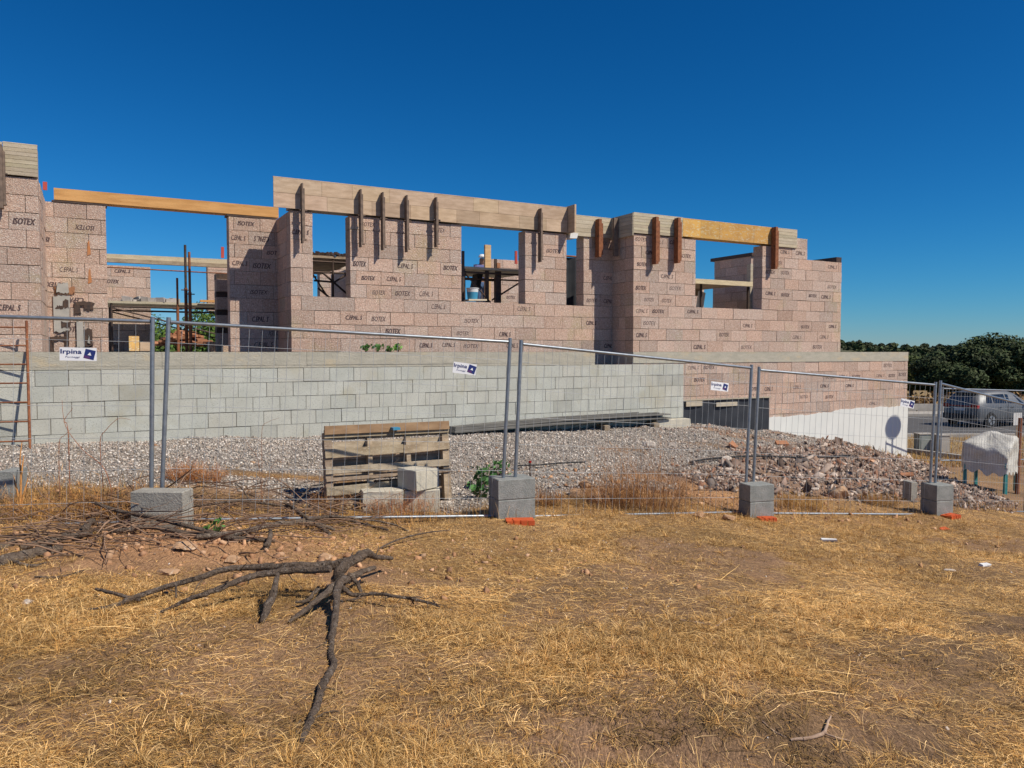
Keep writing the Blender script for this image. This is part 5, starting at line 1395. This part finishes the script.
lone('stick', 'thin whitish stick lying in the middle of the straw', [([(680, 621, 0), (700, 624, 0), (716, 626, 1), (722, 622, 2), (732, 617, 3)], [.006, .007, .007, .005, .003])], 'stick_pale', 'stick')
lone('stick', 'thin stick lying right of the branch fork', [([(380, 548, 3), (400, 539, 6), (425, 533, 6), (450, 530, 4)], [.008, .008, .007, .005])], 'bark', 'stick')
lone('stick', 'short brown stick lying on straw at the left', [([(35, 578, 0), (60, 577, 2), (84, 570, 3)], [.007, .008, .004])], 'bark', 'stick')
b = MB(); r = random.Random(31)
for k in range(560):
    x = r.choice([r.gauss(225, 75), r.gauss(150, 45), r.gauss(300, 45), r.gauss(250, 60), r.gauss(60, 40)]); y = r.gauss(521, 14) + (18 if x < 90 else 0)
    x = min(max(x, -5), 400); y = min(max(y, 497), 562)
    q = g(x, y); a = r.gauss(.0, .55) + (PI if r.random() < .5 else 0); L = r.uniform(.15, .9); q.z += abs(r.gauss(.05, .07))
    pts = [q]; d = Vector((math.cos(a), math.sin(a) * .7, r.uniform(-.15, .3)))
    for j in range(4):
        d = (d + Vector((r.gauss(0, .18), r.gauss(0, .18), r.gauss(-.02, .15)))).normalized(); nx_ = pts[-1] + d * L / 4
        nx_.z = max(nx_.z, hd(nx_.x, nx_.y) + .005); pts.append(nx_)
    r0 = r.uniform(.002, .009); t = r.uniform(.5, 1.5)
    b.tube(pts, [r0, r0 * .9, r0 * .7, r0 * .5, r0 * .2], 5, 0, (t, t * .98, t * .95), cap=False)
tag(b.build('brushwood', M['twig']), 'tangle of thin dead twigs piled before the left fence footing', 'brushwood', kind='stuff')

# ------------------------------------------------------------------ blades, weeds, leaves
def ribbons(P, az, el, L, wd, droop, tone, zf=True, seg=3):
    n = len(P); pts = [P]; e = el.copy(); cur = P.copy()
    a = az.copy(); r = np.random.default_rng(n)
    for k in range(seg):
        d = np.stack([np.cos(a) * np.cos(e), np.sin(a) * np.cos(e), np.sin(e)], -1)
        cur = cur + d * (L / seg)[:, None]; e = e - droop; a = a + r.normal(0, .22, n)
        pts.append(cur.copy())
    pts = np.stack(pts, 1)
    if zf:
        gz = Hd(pts[..., 0].ravel(), pts[..., 1].ravel()).reshape(n, seg + 1) + .003
        pts[..., 2] = np.maximum(pts[..., 2], gz)
    side = np.stack([-np.sin(az), np.cos(az), np.zeros(n)], -1); side[:, 2] = r.uniform(-.6, .6, n)
    w = wd[:, None] * np.linspace(1, .25, seg + 1)[None]
    A = pts + side[:, None] * w[..., None] * .5; B = pts - side[:, None] * w[..., None] * .5
    V = np.stack([A, B], 2).reshape(-1, 3)
    base = (np.arange(n) * (seg + 1) * 2)[:, None]
    k = np.arange(seg)[None] * 2
    q = np.stack([base + k, base + k + 1, base + k + 3, base + k + 2], -1).reshape(-1, 4)
    return V, q, np.repeat(tone, seg, axis=0)
def straw(n, bounds, seed, upright, Lr, wr, wf, name, label, m, pal, ypow=2.0, droop=.25, kind='stuff'):
    r = np.random.default_rng(seed)
    N = n * 4
    y = bounds[2] + (bounds[3] - bounds[2]) * r.random(N) ** ypow
    half = y * .70 + .8
    x = r.uniform(-1, 1, N) * half
    keep = (r.random(N) < wf(x, y)) & (x > bounds[0]) & (x < bounds[1])
    x = x[keep][:n]; y = y[keep][:n]; n = len(x)
    fl = fbm(x * .5 + 3, y * .5 + 8, 2) * 9                      # combed direction varies slowly
    az = fl + r.normal(0, .9, n) + np.where(r.random(n) < .5, PI, 0)
    el = np.abs(r.normal(upright[0], upright[1], n))
    L = r.uniform(Lr[0], Lr[1], n) * (.6 + .8 * fbm(x * 2, y * 2 + 5, 2)); wd = r.uniform(wr[0], wr[1], n)
    P = np.stack([x, y, Hd(x, y) + np.abs(r.normal(0, .006, n))], -1)
    pal = np.array(pal); t = pal[r.integers(0, len(pal), n)] * r.uniform(.7, 1.3, (n, 1))
    patch = .40 + 1.15 * fbm(x * 1.3 + 11, y * 1.3 + 2, 4)
    t = t * patch[:, None]
    V, q, tt = ribbons(P, az, el, L, wd, np.full(n, droop), t)
    return tag(fast_mesh(name, V, q, m, tt), label, 'grass', kind=kind)
PALS = [(1, 1, 1), (1.25, 1.3, 1.5), (.85, .76, .66), (.6, .5, .42), (1.05, .95, .8), (.32, .27, .22), (.9, .75, .55), (1.35, 1.4, 1.7), (.22, .18, .15)]
sp = lambda x, y: straw_w(x, y)
straw(300000, (-9, 12, 2.5, 13), 1, (.10, .14), (.025, .12), (.0012, .0028), sp, 'dry_grass', 'flattened golden dry grass covering the foreground', M['straw'], PALS, 1.9)
straw(90000, (-9, 12, 2.5, 13), 2, (.45, .4), (.015, .07), (.0012, .003), sp, 'dry_grass', 'short upright dry grass tufts in the foreground', M['straw'], PALS, 1.9, .35)
straw(1500, (-9, 12, 2.5, 9), 4, (.05, .10), (.18, .50), (.0018, .0034), sp, 'dry_grass', 'long pale loose straws lying over the grass', M['straw'], [(1.2, 1.25, 1.5), (1.1, 1.1, 1.1)], 1.6, .08)
straw(40000, (-9, 12, 2.5, 12), 9, (.25, .3), (.02, .07), (.002, .005), lambda x, y: .9 * sstep(fbm(x * 1.5 + 60, y * 1.9, 4), .50, .62), 'dead_leaf_litter', 'grey brown dead weeds lying in patches in the grass', M['straw'], [(.28, .27, .27), (.40, .37, .33), (.2, .18, .16)], 1.8)
fenceline = lambda x, y: np.clip(np.exp(-((y - np.interp(x, [-9, -3.4, 0, 3.25, 6.3, 9.4], [6.6, 7.6, 8.6, 10.4, 11.5, 14.1])) / .42) ** 2) * (.35 + 1.3 * sstep(fbm(x * 1.2, y * 1.2 + 77, 3), .45, .6)), 0, 1)
straw(12000, (-9, 9, 6, 14), 12, (1.15, .3), (.06, .20), (.0025, .005), fenceline, 'dry_weeds', 'dry brown weeds growing along the foot of the fence', M['weed'], [(1, 1, 1), (1.4, 1.3, 1.1), (.6, .55, .5), (1.6, 1.3, .7)], 1, .12)
leftw = lambda x, y: np.clip(1.2 * np.exp(-((x + 5.3) / 1.7) ** 2 - ((y - 8.0) / .75) ** 2), 0, 1)
straw(7500, (-9, -2.6, 6.3, 9.6), 14, (.9, .4), (.05, .20), (.003, .006), leftw, 'dry_weeds', 'golden dry weeds in front of the gravel at the left', M['weed'], [(1, .95, .9), (1.5, 1.4, 1.2), (.6, .55, .5), (1.2, .9, .5), (.7, .8, .5), (.45, .4, .38)], 1, .14)

def tufts(nc, per, seed, label):
    r = np.random.default_rng(seed); N = nc * 5
    y = 2.6 + 8.6 * r.random(N) ** 1.7; x = r.uniform(-1, 1, N) * (y * .7 + .6)
    k = r.random(N) < straw_w(x, y) * sstep(fbm(x * .8 + 5, y * .8 + 90, 3), .40, .60); x = x[k][:nc]; y = y[k][:nc]; n = len(x)
    i = np.repeat(np.arange(n), per); m = len(i); ang = r.uniform(0, 2 * PI, m); rad = np.abs(r.normal(0, .022, m))
    px_ = x[i] + np.cos(ang) * rad; py_ = y[i] + np.sin(ang) * rad
    size = r.uniform(.5, 1.4, n)[i]
    t = np.array(PALS)[r.integers(0, len(PALS), m)] * (r.uniform(.6, 1.15, n)[i] * r.uniform(.7, 1.3, m))[:, None]
    V, q, tt = ribbons(np.stack([px_, py_, Hd(px_, py_)], -1), ang, r.normal(.75, .35, m), r.uniform(.03, .10, m) * size, r.uniform(.0014, .003, m), np.full(m, .38), t)
    tag(fast_mesh('grass_tufts', V, q, M['straw'], tt), label, 'grass', kind='stuff')
tufts(4200, 32, 51, 'rooted tufts of dry grass standing out of the flattened straw')
def bush(px, py, hgt, wid, n, m, pal, label, seed, name='dry_bush', cat='bush', dep=None):
    r = np.random.default_rng(seed); q = g(px, py)
    n2 = n; ang = r.uniform(0, 2 * PI, n2); rad = np.sqrt(r.random(n2)) * .75
    x = q.x + np.cos(ang) * rad * wid / 2; y = q.y + np.sin(ang) * rad * (dep or wid * .5) / 2
    P = np.stack([x, y, Hd(x, y)], -1)
    az = ang + r.normal(0, .6, n2); el = r.normal(1.15, .25, n2) - rad * .25
    L = hgt * r.uniform(.5, 1.15, n2) * (1 - .4 * rad ** 2)
    t = np.array(pal)[r.integers(0, len(pal), n2)] * r.uniform(.7, 1.3, (n2, 1))
    V, f, tt = ribbons(P, az, el, L, r.uniform(.002, .0045, n2), np.full(n2, .06), t, True, 4)
    # side twigs with seed heads
    k = n2 * 4; i = r.integers(0, n2, k); f_ = r.uniform(.35, 1, k)
    d = np.stack([np.cos(az[i]) * np.cos(el[i]), np.sin(az[i]) * np.cos(el[i]), np.sin(el[i])], -1)
    P2 = P[i] + d * (L[i] * f_)[:, None]
    V2, f2, t2 = ribbons(P2, r.uniform(0, 2 * PI, k), r.normal(.7, .45, k), r.uniform(.03, .11, k), r.uniform(.002, .005, k), np.full(k, .1), t[i], False, 2)
    o = fast_mesh(name, np.r_[V, V2], np.r_[f, f2 + len(V)], m, np.r_[tt, t2])
    return tag(o, label, cat)
PB = [(1, .8, .7), (.7, .55, .5), (1.4, 1.1, .8), (.5, .4, .38)]
bush(650, 507, .86, 1.3, 620, M['weed'], PB, 'large dry reddish brown bush behind the fence in the middle', 1, dep=.7)
bush(612, 508, .55, .8, 300, M['weed'], PB, 'lower left clump joined to the large brown bush', 2)
bush(196, 482, .26, .9, 420, M['weed'], [(1.3, .9, .5), (1, .6, .4)], 'small orange brown bush behind the pale left footing', 3)
bush(108, 517, .42, .7, 180, M['weed'], [(1.5, 1.1, .6), (1.0, .8, .5), (.7, .5, .35)], 'upright orange dry clump left of the pale footing', 4)
bush(45, 520, .40, 1.0, 200, M['weed'], [(1.6, 1.3, .8), (1, .8, .6)], 'pale dry clump at the left above the logs', 5)
bush(545, 505, .22, .5, 200, M['weed'], PB, 'small dry tuft right of the stacked footing', 6)
bush(800, 508, .25, .8, 260, M['weed'], [(1.2, 1.1, .6), (1, .8, .5)], 'low dry tuft between footing and big ochre rock', 7)
bush(880, 505, .22, .8, 220, M['weed'], [(1.2, 1.1, .6), (1, .8, .5)], 'low dry tuft left of the right hand footing', 8)
bush(330, 509, .22, .5, 160, M['weed'], PB, 'dry tuft at the left foot of the pallets', 9)
bush(400, 516, .26, .9, 260, M['weed'], [(1.3, .9, .8), (1, .8, .7), (.8, .5, .45)], 'reddish dry weeds in front of the pale blocks', 10)
def stalk(label, paths, rad, m='twig', tone=(1, 1, 1)):
    b = MB()
    for P in paths:
        q = g(P[0][0], P[0][1]); pts = [q] + [at(x, y, q.y + .02 * i) for i, (x, y) in enumerate(P[1:])]
        b.tube(smooth_path(pts, 4), list(np.linspace(rad, rad * .35, (len(pts) - 1) * 4 + 1)), 5, 0, tone, cap=False)
    tag(b.build('dry_stalk', M[m]), label, 'stalk')
stalk('tall orange dry stalk rising at the left before the ladder', [[(20, 508), (21, 480), (20, 460), (22, 442)], [(20, 505), (17, 490), (13, 474)], [(21, 508), (25, 490), (28, 478)], [(20, 500), (22, 470), (24, 455)]], .012, 'weed', (1.6, 1.2, .8))
stalk('bare reddish shoot leaning left before the grey wall', [[(112, 492), (106, 472), (97, 461), (85, 452), (73, 438), (66, 427), (63, 414), (62, 400)], [(70, 500), (68, 430), (64, 421), (73, 408)]], .006, 'twig', (1.6, 1.1, .9))
stalk('thin arching shoot between the leaning shoot and the posts', [[(104, 495), (100, 443), (106, 430), (116, 420), (122, 418), (131, 420)], [(60, 500), (59, 445), (65, 435), (72, 428)]], .005, 'twig', (1.5, 1.1, .9))
stalk('forked bare shoot rising from the brushwood', [[(262, 505), (262, 470), (262, 430), (268, 422), (279, 418)], [(262, 503), (258, 460), (250, 448), (246, 440)], [(262, 500), (270, 470), (283, 455)]], .004, 'twig', (1.4, 1.1, .9))
def leafy(P, hgt, wid, n, leaf, label, seed, name='green_plant', cat='plant', tone=(1, 1, 1), m='green_leaf'):
    r = random.Random(seed); c = empty(name, P); tag(c, label, cat)
    b = MB(); st_ = MB()
    for k in range(n):
        a = r.uniform(0, 2 * PI); rr = r.uniform(.1, 1) * wid / 2; z = r.uniform(.25, 1) * hgt
        q = P + Vector((math.cos(a) * rr, math.sin(a) * rr * .6, z)); s_ = leaf * r.uniform(.6, 1.2)
        n1 = Vector((r.gauss(0, 1), r.gauss(0, 1) , r.gauss(.6, .6))).normalized(); u1 = n1.orthogonal().normalized(); v1 = n1.cross(u1)
        t = r.uniform(.6, 1.5)
        b.add([q - u1 * s_, q - v1 * s_ * .55 - n1 * s_ * .1, q + u1 * s_ * .1 - v1 * s_ * .6, q + u1 * s_, q + v1 * s_ * .55 + n1 * s_ * .12, q], [(0, 1, 5), (1, 2, 5), (2, 3, 5), (3, 4, 5), (4, 0, 5)], 0, (t * tone[0], t * tone[1], t * tone[2]))
        if k % 3 == 0: st_.tube([P + Vector((0, 0, -.02)), P + Vector((math.cos(a) * rr * .5, math.sin(a) * rr * .3, z * .6)), q], [.006, .004, .002], 4, 0, cap=False)
    b.build('leaves', M[m], c); st_.build('stems', M['twig'], c)
leafy(g(481, 489), .30, .34, 60, .055, 'dark green leafy plant left of the stacked footing, outer clump', 1)
leafy(g(500, 480), .26, .30, 50, .050, 'green leafy plant directly behind the stacked footing', 2)
leafy(g(480, 500), .22, .26, 36, .045, 'low green leafy plant nearest the left side of the stacked footing', 3)
leafy(g(216, 538), .16, .18, 30, .028, 'small green sprig growing through the brushwood', 4, tone=(1.1, 1.1, .8))
for i, (px, y0, w_, lab) in enumerate(((366, 343, .16, 'leftmost green sprig on top of the grey wall'), (377, 343.5, .26, 'fullest green plant on top of the grey wall'), (389, 345.5, .22, 'second full green plant on top of the grey wall'), (398, 342.5, .18, 'rightmost light green sprig on top of the grey wall'))):
    s_, _ = SH(px, 351, .15); leafy(W(s_, .15, .0), (351 - y0) / F * 13.6, w_, 26, .045, lab, 20 + i, tone=(1.2, 1.2, 1) if i != 3 else (2.2, 2.0, 1.3))
leafy(g(583, 424), .1, .1, 4, .02, 'tiny green weed near the long boards', 31)

# ------------------------------------------------------------------ trees
def tree_mesh(seed, R=(2.4, 2.2, 1.9), nl=9000, leaf=.13, clumps=26):
    r = np.random.default_rng(seed)
    cc = r.normal(size=(clumps, 3)); cc /= np.linalg.norm(cc, axis=1)[:, None]; cc *= (r.random((clumps, 1)) ** .5) * .78
    cr = r.uniform(.26, .48, clumps)
    i = r.integers(0, clumps, nl)
    d = r.normal(size=(nl, 3)); d /= np.linalg.norm(d, axis=1)[:, None]
    p = cc[i] + d * (cr[i] * r.random(nl) ** .35)[:, None]
    p = p * np.array(R)[None]; p[:, 2] = np.maximum(p[:, 2], -R[2] * .8 + r.uniform(0, .4, nl)); p[:, 2] += R[2] * 1.0 + .35
    nrm = d + r.normal(0, .5, (nl, 3)) + np.array([0, 0, .3]); nrm /= np.linalg.norm(nrm, axis=1)[:, None]
    a = np.cross(nrm, r.normal(size=(nl, 3))); a /= np.linalg.norm(a, axis=1)[:, None]; b_ = np.cross(nrm, a)
    s = leaf * r.uniform(.5, 1.3, nl)[:, None]
    V = np.stack([p - a * s, p - b_ * s * .6, p + a * s, p + b_ * s * .6], 1).reshape(-1, 3)
    q = np.arange(nl * 4).reshape(-1, 4)
    t = (r.uniform(.6, 1.3, clumps)[i] * r.uniform(.75, 1.25, nl))[:, None] * np.array([1, 1, 1])[None]
    t = t * np.stack([1 + .35 * r.random(nl), np.ones(nl), 1 - .2 * r.random(nl)], -1)
    return V, q, t
PROTO = {}
def tree(x, y, z, sc, rz, kind, label, group, tint):
    key = (kind,)
    if key not in PROTO:
        V, q, t = tree_mesh(kind, nl=(34000 if kind < 4 else 16000), leaf=(.095 if kind < 4 else .075))
        e = empty('tree', (0, 0, 0))
        t = t * np.array(tint)[None]
        fast_mesh('crown', V, q, M['leaf_far'], t, parent=e)
        b = MB(); b.tube([(0, 0, -.3), (.05, 0, .5), (-.05, .05, 1.4), (.1, 0, 2.4)], [.17, .13, .10, .04], 8)
        b.tube([(0, 0, .5), (.6, .2, 1.3), (1.1, .4, 2.2)], [.09, .06, .02], 6); b.tube([(0, 0, .6), (-.6, -.1, 1.4), (-1.2, .2, 2.2)], [.08, .06, .02], 6)
        b.build('trunk', M['bark'], e)
        PROTO[key] = e; r_ = e
    else: r_ = copy_thing(PROTO[key], (0, 0, 0))
    r_.location = (x, y, z); r_.rotation_euler.z = rz
    r_.scale = (sc[0], sc[0], sc[1])
    return tag(r_, label, 'tree', group)
zr = ZR
gA = 'dark bushy trees beyond the road'
for i, (px, Y, sw_, sh_, kd, lab) in enumerate([
    (958, 46, 1.15, 1.00, 1, 'dark tree right behind the parked car'), (985, 48, 1.35, 1.12, 2, 'tall dark tree over the roof of the parked car'),
    (1012, 46, 1.2, 1.14, 1, 'dark tree behind the bonnet of the parked car'), (1040, 47, 1.3, 1.1, 2, 'dark tree cut by the right picture edge'),
    (1075, 49, 1.4, 1.15, 1, 'dark tree just outside the right picture edge'), (935, 52, .95, .86, 3, 'lighter green tree left of the dark group'),
    (912, 56, 1.1, .88, 2, 'mid green tree behind the right end of the white wall'), (890, 60, 1.2, .80, 3, 'mid green tree showing over the corner of the low wall'),
    (868, 64, 1.3, .86, 1, 'round tree just over the ring beam at the wing end'), (846, 68, 1.5, .92, 2, 'tree touching the right edge of the wing wall')]):
    x = (px - 512) / F * Y
    tint = {1: (.75, .85, .75), 2: (.95, 1.0, .75), 3: (1.9, 1.6, .9)}[kd]
    tree(x, Y, zr - .1, (sw_, sh_ * (.93 if i < 5 else .86)), i * 1.3, kd, lab, gA, tint)
gB = 'green trees behind the house'
for i, (px, Y, top, sw_, kd, lab) in enumerate([(160, 27, 298, .75, 4, 'green tree left of the steel props'), (200, 29, 288, .8, 5, 'bright green tree right of the steel props'), (222, 34, 300, .9, 4, 'green tree behind the stack of pink blocks'),
    (316, 40, 283, .9, 5, 'green tree seen low in the narrow window'), (711, 60, 297, 1.2, 4, 'green tree seen through the wing window'), (130, 36, 300, 1.1, 5, 'green tree hidden low behind the scaffold deck')]):
    x = (px - 512) / F * Y; H_ = EYE + (352 - top) / F * Y - zr
    tree(x, Y, zr - .1, (sw_ * 1.1, H_ / 4.75), i * 1.9, kd, lab, gB, {4: (1.6, 2.0, 1.0), 5: (2.0, 2.6, 1.2)}[kd])
# wooded hill far behind: ground of the hill and its woods
hx = np.linspace(-150, 420, 120); hy = np.linspace(75, 330, 60)
HX, HY = np.meshgrid(hx, hy, indexing='ij')
def hillz(x, y):
    k = sstep(y, 70, 190); pxs = 512 + F * x / y
    prof = np.interp(pxs, [-400, 0, 500, 700, 815, 850, 880, 925, 970, 1024, 1300], [0, 0, 2, 6, 12.0, 9.0, 5.8, 3.2, 2.5, 3, 2])
    return zr - .5 + k * (2.2 + prof * .22 * (y / 190)) + (fbm(x * .02, y * .02, 3) - .5) * 2.0 * k
hz_ = hillz(HX, HY)
a = (np.arange(119)[:, None] * 60 + np.arange(59)[None]).ravel()
hl = fast_mesh('hills', np.stack([HX, HY, hz_], -1).reshape(-1, 3), np.stack([a, a + 60, a + 61, a + 1], 1), mat('hill_scrub', (.055, .065, .03), (.09, .085, .045), .1, 6, .95, 0), smooth=True, origin=(0, 0, 0))
tag(hl, kind='structure')
r = np.random.default_rng(77)
n = 2600; y = 72 + 190 * r.random(n) ** 1.4; x = y * r.uniform(-.75, .95, n) + r.uniform(-5, 5, n)
kk = ((x / y) > .33) | (r.random(n) < .25); x = x[kk]; y = y[kk]; n = len(x)
Vt, qt, tt = tree_mesh(9, R=(2.3, 2.3, 1.5), nl=170, leaf=.62, clumps=9)
sc_ = r.uniform(.45, 1.0, n) * np.interp(y, [70, 260], [.7, 1.25]); rz = r.uniform(0, 6.28, n); z0 = hillz(x, y) - .6
c_, s_ = np.cos(rz)[:, None], np.sin(rz)[:, None]
VX = (Vt[None, :, 0] * c_ - Vt[None, :, 1] * s_) * sc_[:, None] + x[:, None]; VY = (Vt[None, :, 0] * s_ + Vt[None, :, 1] * c_) * sc_[:, None] + y[:, None]; VZ = Vt[None, :, 2] * sc_[:, None] + z0[:, None]
VV = np.stack([VX, VY, VZ], -1).reshape(-1, 3); nv = len(Vt)
QQ = (qt[None] + (np.arange(n) * nv)[:, None, None]).reshape(-1, 4)
T3 = (tt[None] * r.uniform(.55, 1.5, (n, 1, 1)) * np.array([1, 1, 1])).reshape(-1, 3)
tag(fast_mesh('far_woods', VV, QQ, M['leaf_far'], T3), 'dark scrub woodland covering the low hills beyond the road', 'woods', kind='stuff')
# scrub and low wall on the far side of the road
leafs = lambda: None
r = np.random.default_rng(5); n = 9000
x = r.uniform(8, 42, n); y = r.uniform(40.6, 46, n); z = zr + r.random(n) * (.3 + .9 * fbm(x * .6, y * .6, 3))
nr = r.normal(size=(n, 3)); nr /= np.linalg.norm(nr, axis=1)[:, None]; a_ = np.cross(nr, r.normal(size=(n, 3))); a_ /= np.linalg.norm(a_, axis=1)[:, None]; b_ = np.cross(nr, a_); p = np.stack([x, y, z], -1); s3 = r.uniform(.05, .14, n)[:, None]
V = np.stack([p - a_ * s3, p - b_ * s3, p + a_ * s3, p + b_ * s3], 1).reshape(-1, 3)
tag(fast_mesh('roadside_scrub', V, np.arange(n * 4).reshape(-1, 4), M['weed'], r.uniform(.35, 1.0, (n, 1)) * np.array([[1, .95, .8]])), 'reddish brown scrub along the far side of the road', 'scrub', kind='stuff')
b = MB(); b.boxc((20, 40.7, zr + .25), (46, .25, .5)); tag(b.build('low_wall', M['kerb']), 'low pale wall along the far edge of the road behind the white wall corner', 'wall')
vg = lambda x, y: sstep(fbm(x * .5, y * .5 + 3, 3), .35, .5)
r = np.random.default_rng(6); n = 14000
x = r.uniform(9, 26, n); y = r.uniform(19.5, 29, n); ok = (y > wall_y(x) - 2) ; ok &= ~((x < 12) & (y > wall_y(x) - .4)); x = x[ok]; y = y[ok]; n = len(x)
t = np.array([(1.3, 1.3, .7), (1, 1, .8), (1.6, 1.4, .9)])[r.integers(0, 3, n)] * r.uniform(.6, 1.2, (n, 1))
V, q, tt = ribbons(np.stack([x, y, Hd(x, y)], -1), r.uniform(0, 6.28, n), r.normal(1.1, .3, n), r.uniform(.08, .25, n), r.uniform(.008, .016, n), np.full(n, .2), t, True, 2)
tag(fast_mesh('verge_grass', V, q, M['weed'], tt), 'dry yellow grass on the verge between wall and road', 'grass', kind='stuff')
for o in list(bpy.data.objects):
    if o.type == 'EMPTY' and o.users_collection and not o.children: bpy.data.objects.remove(o)
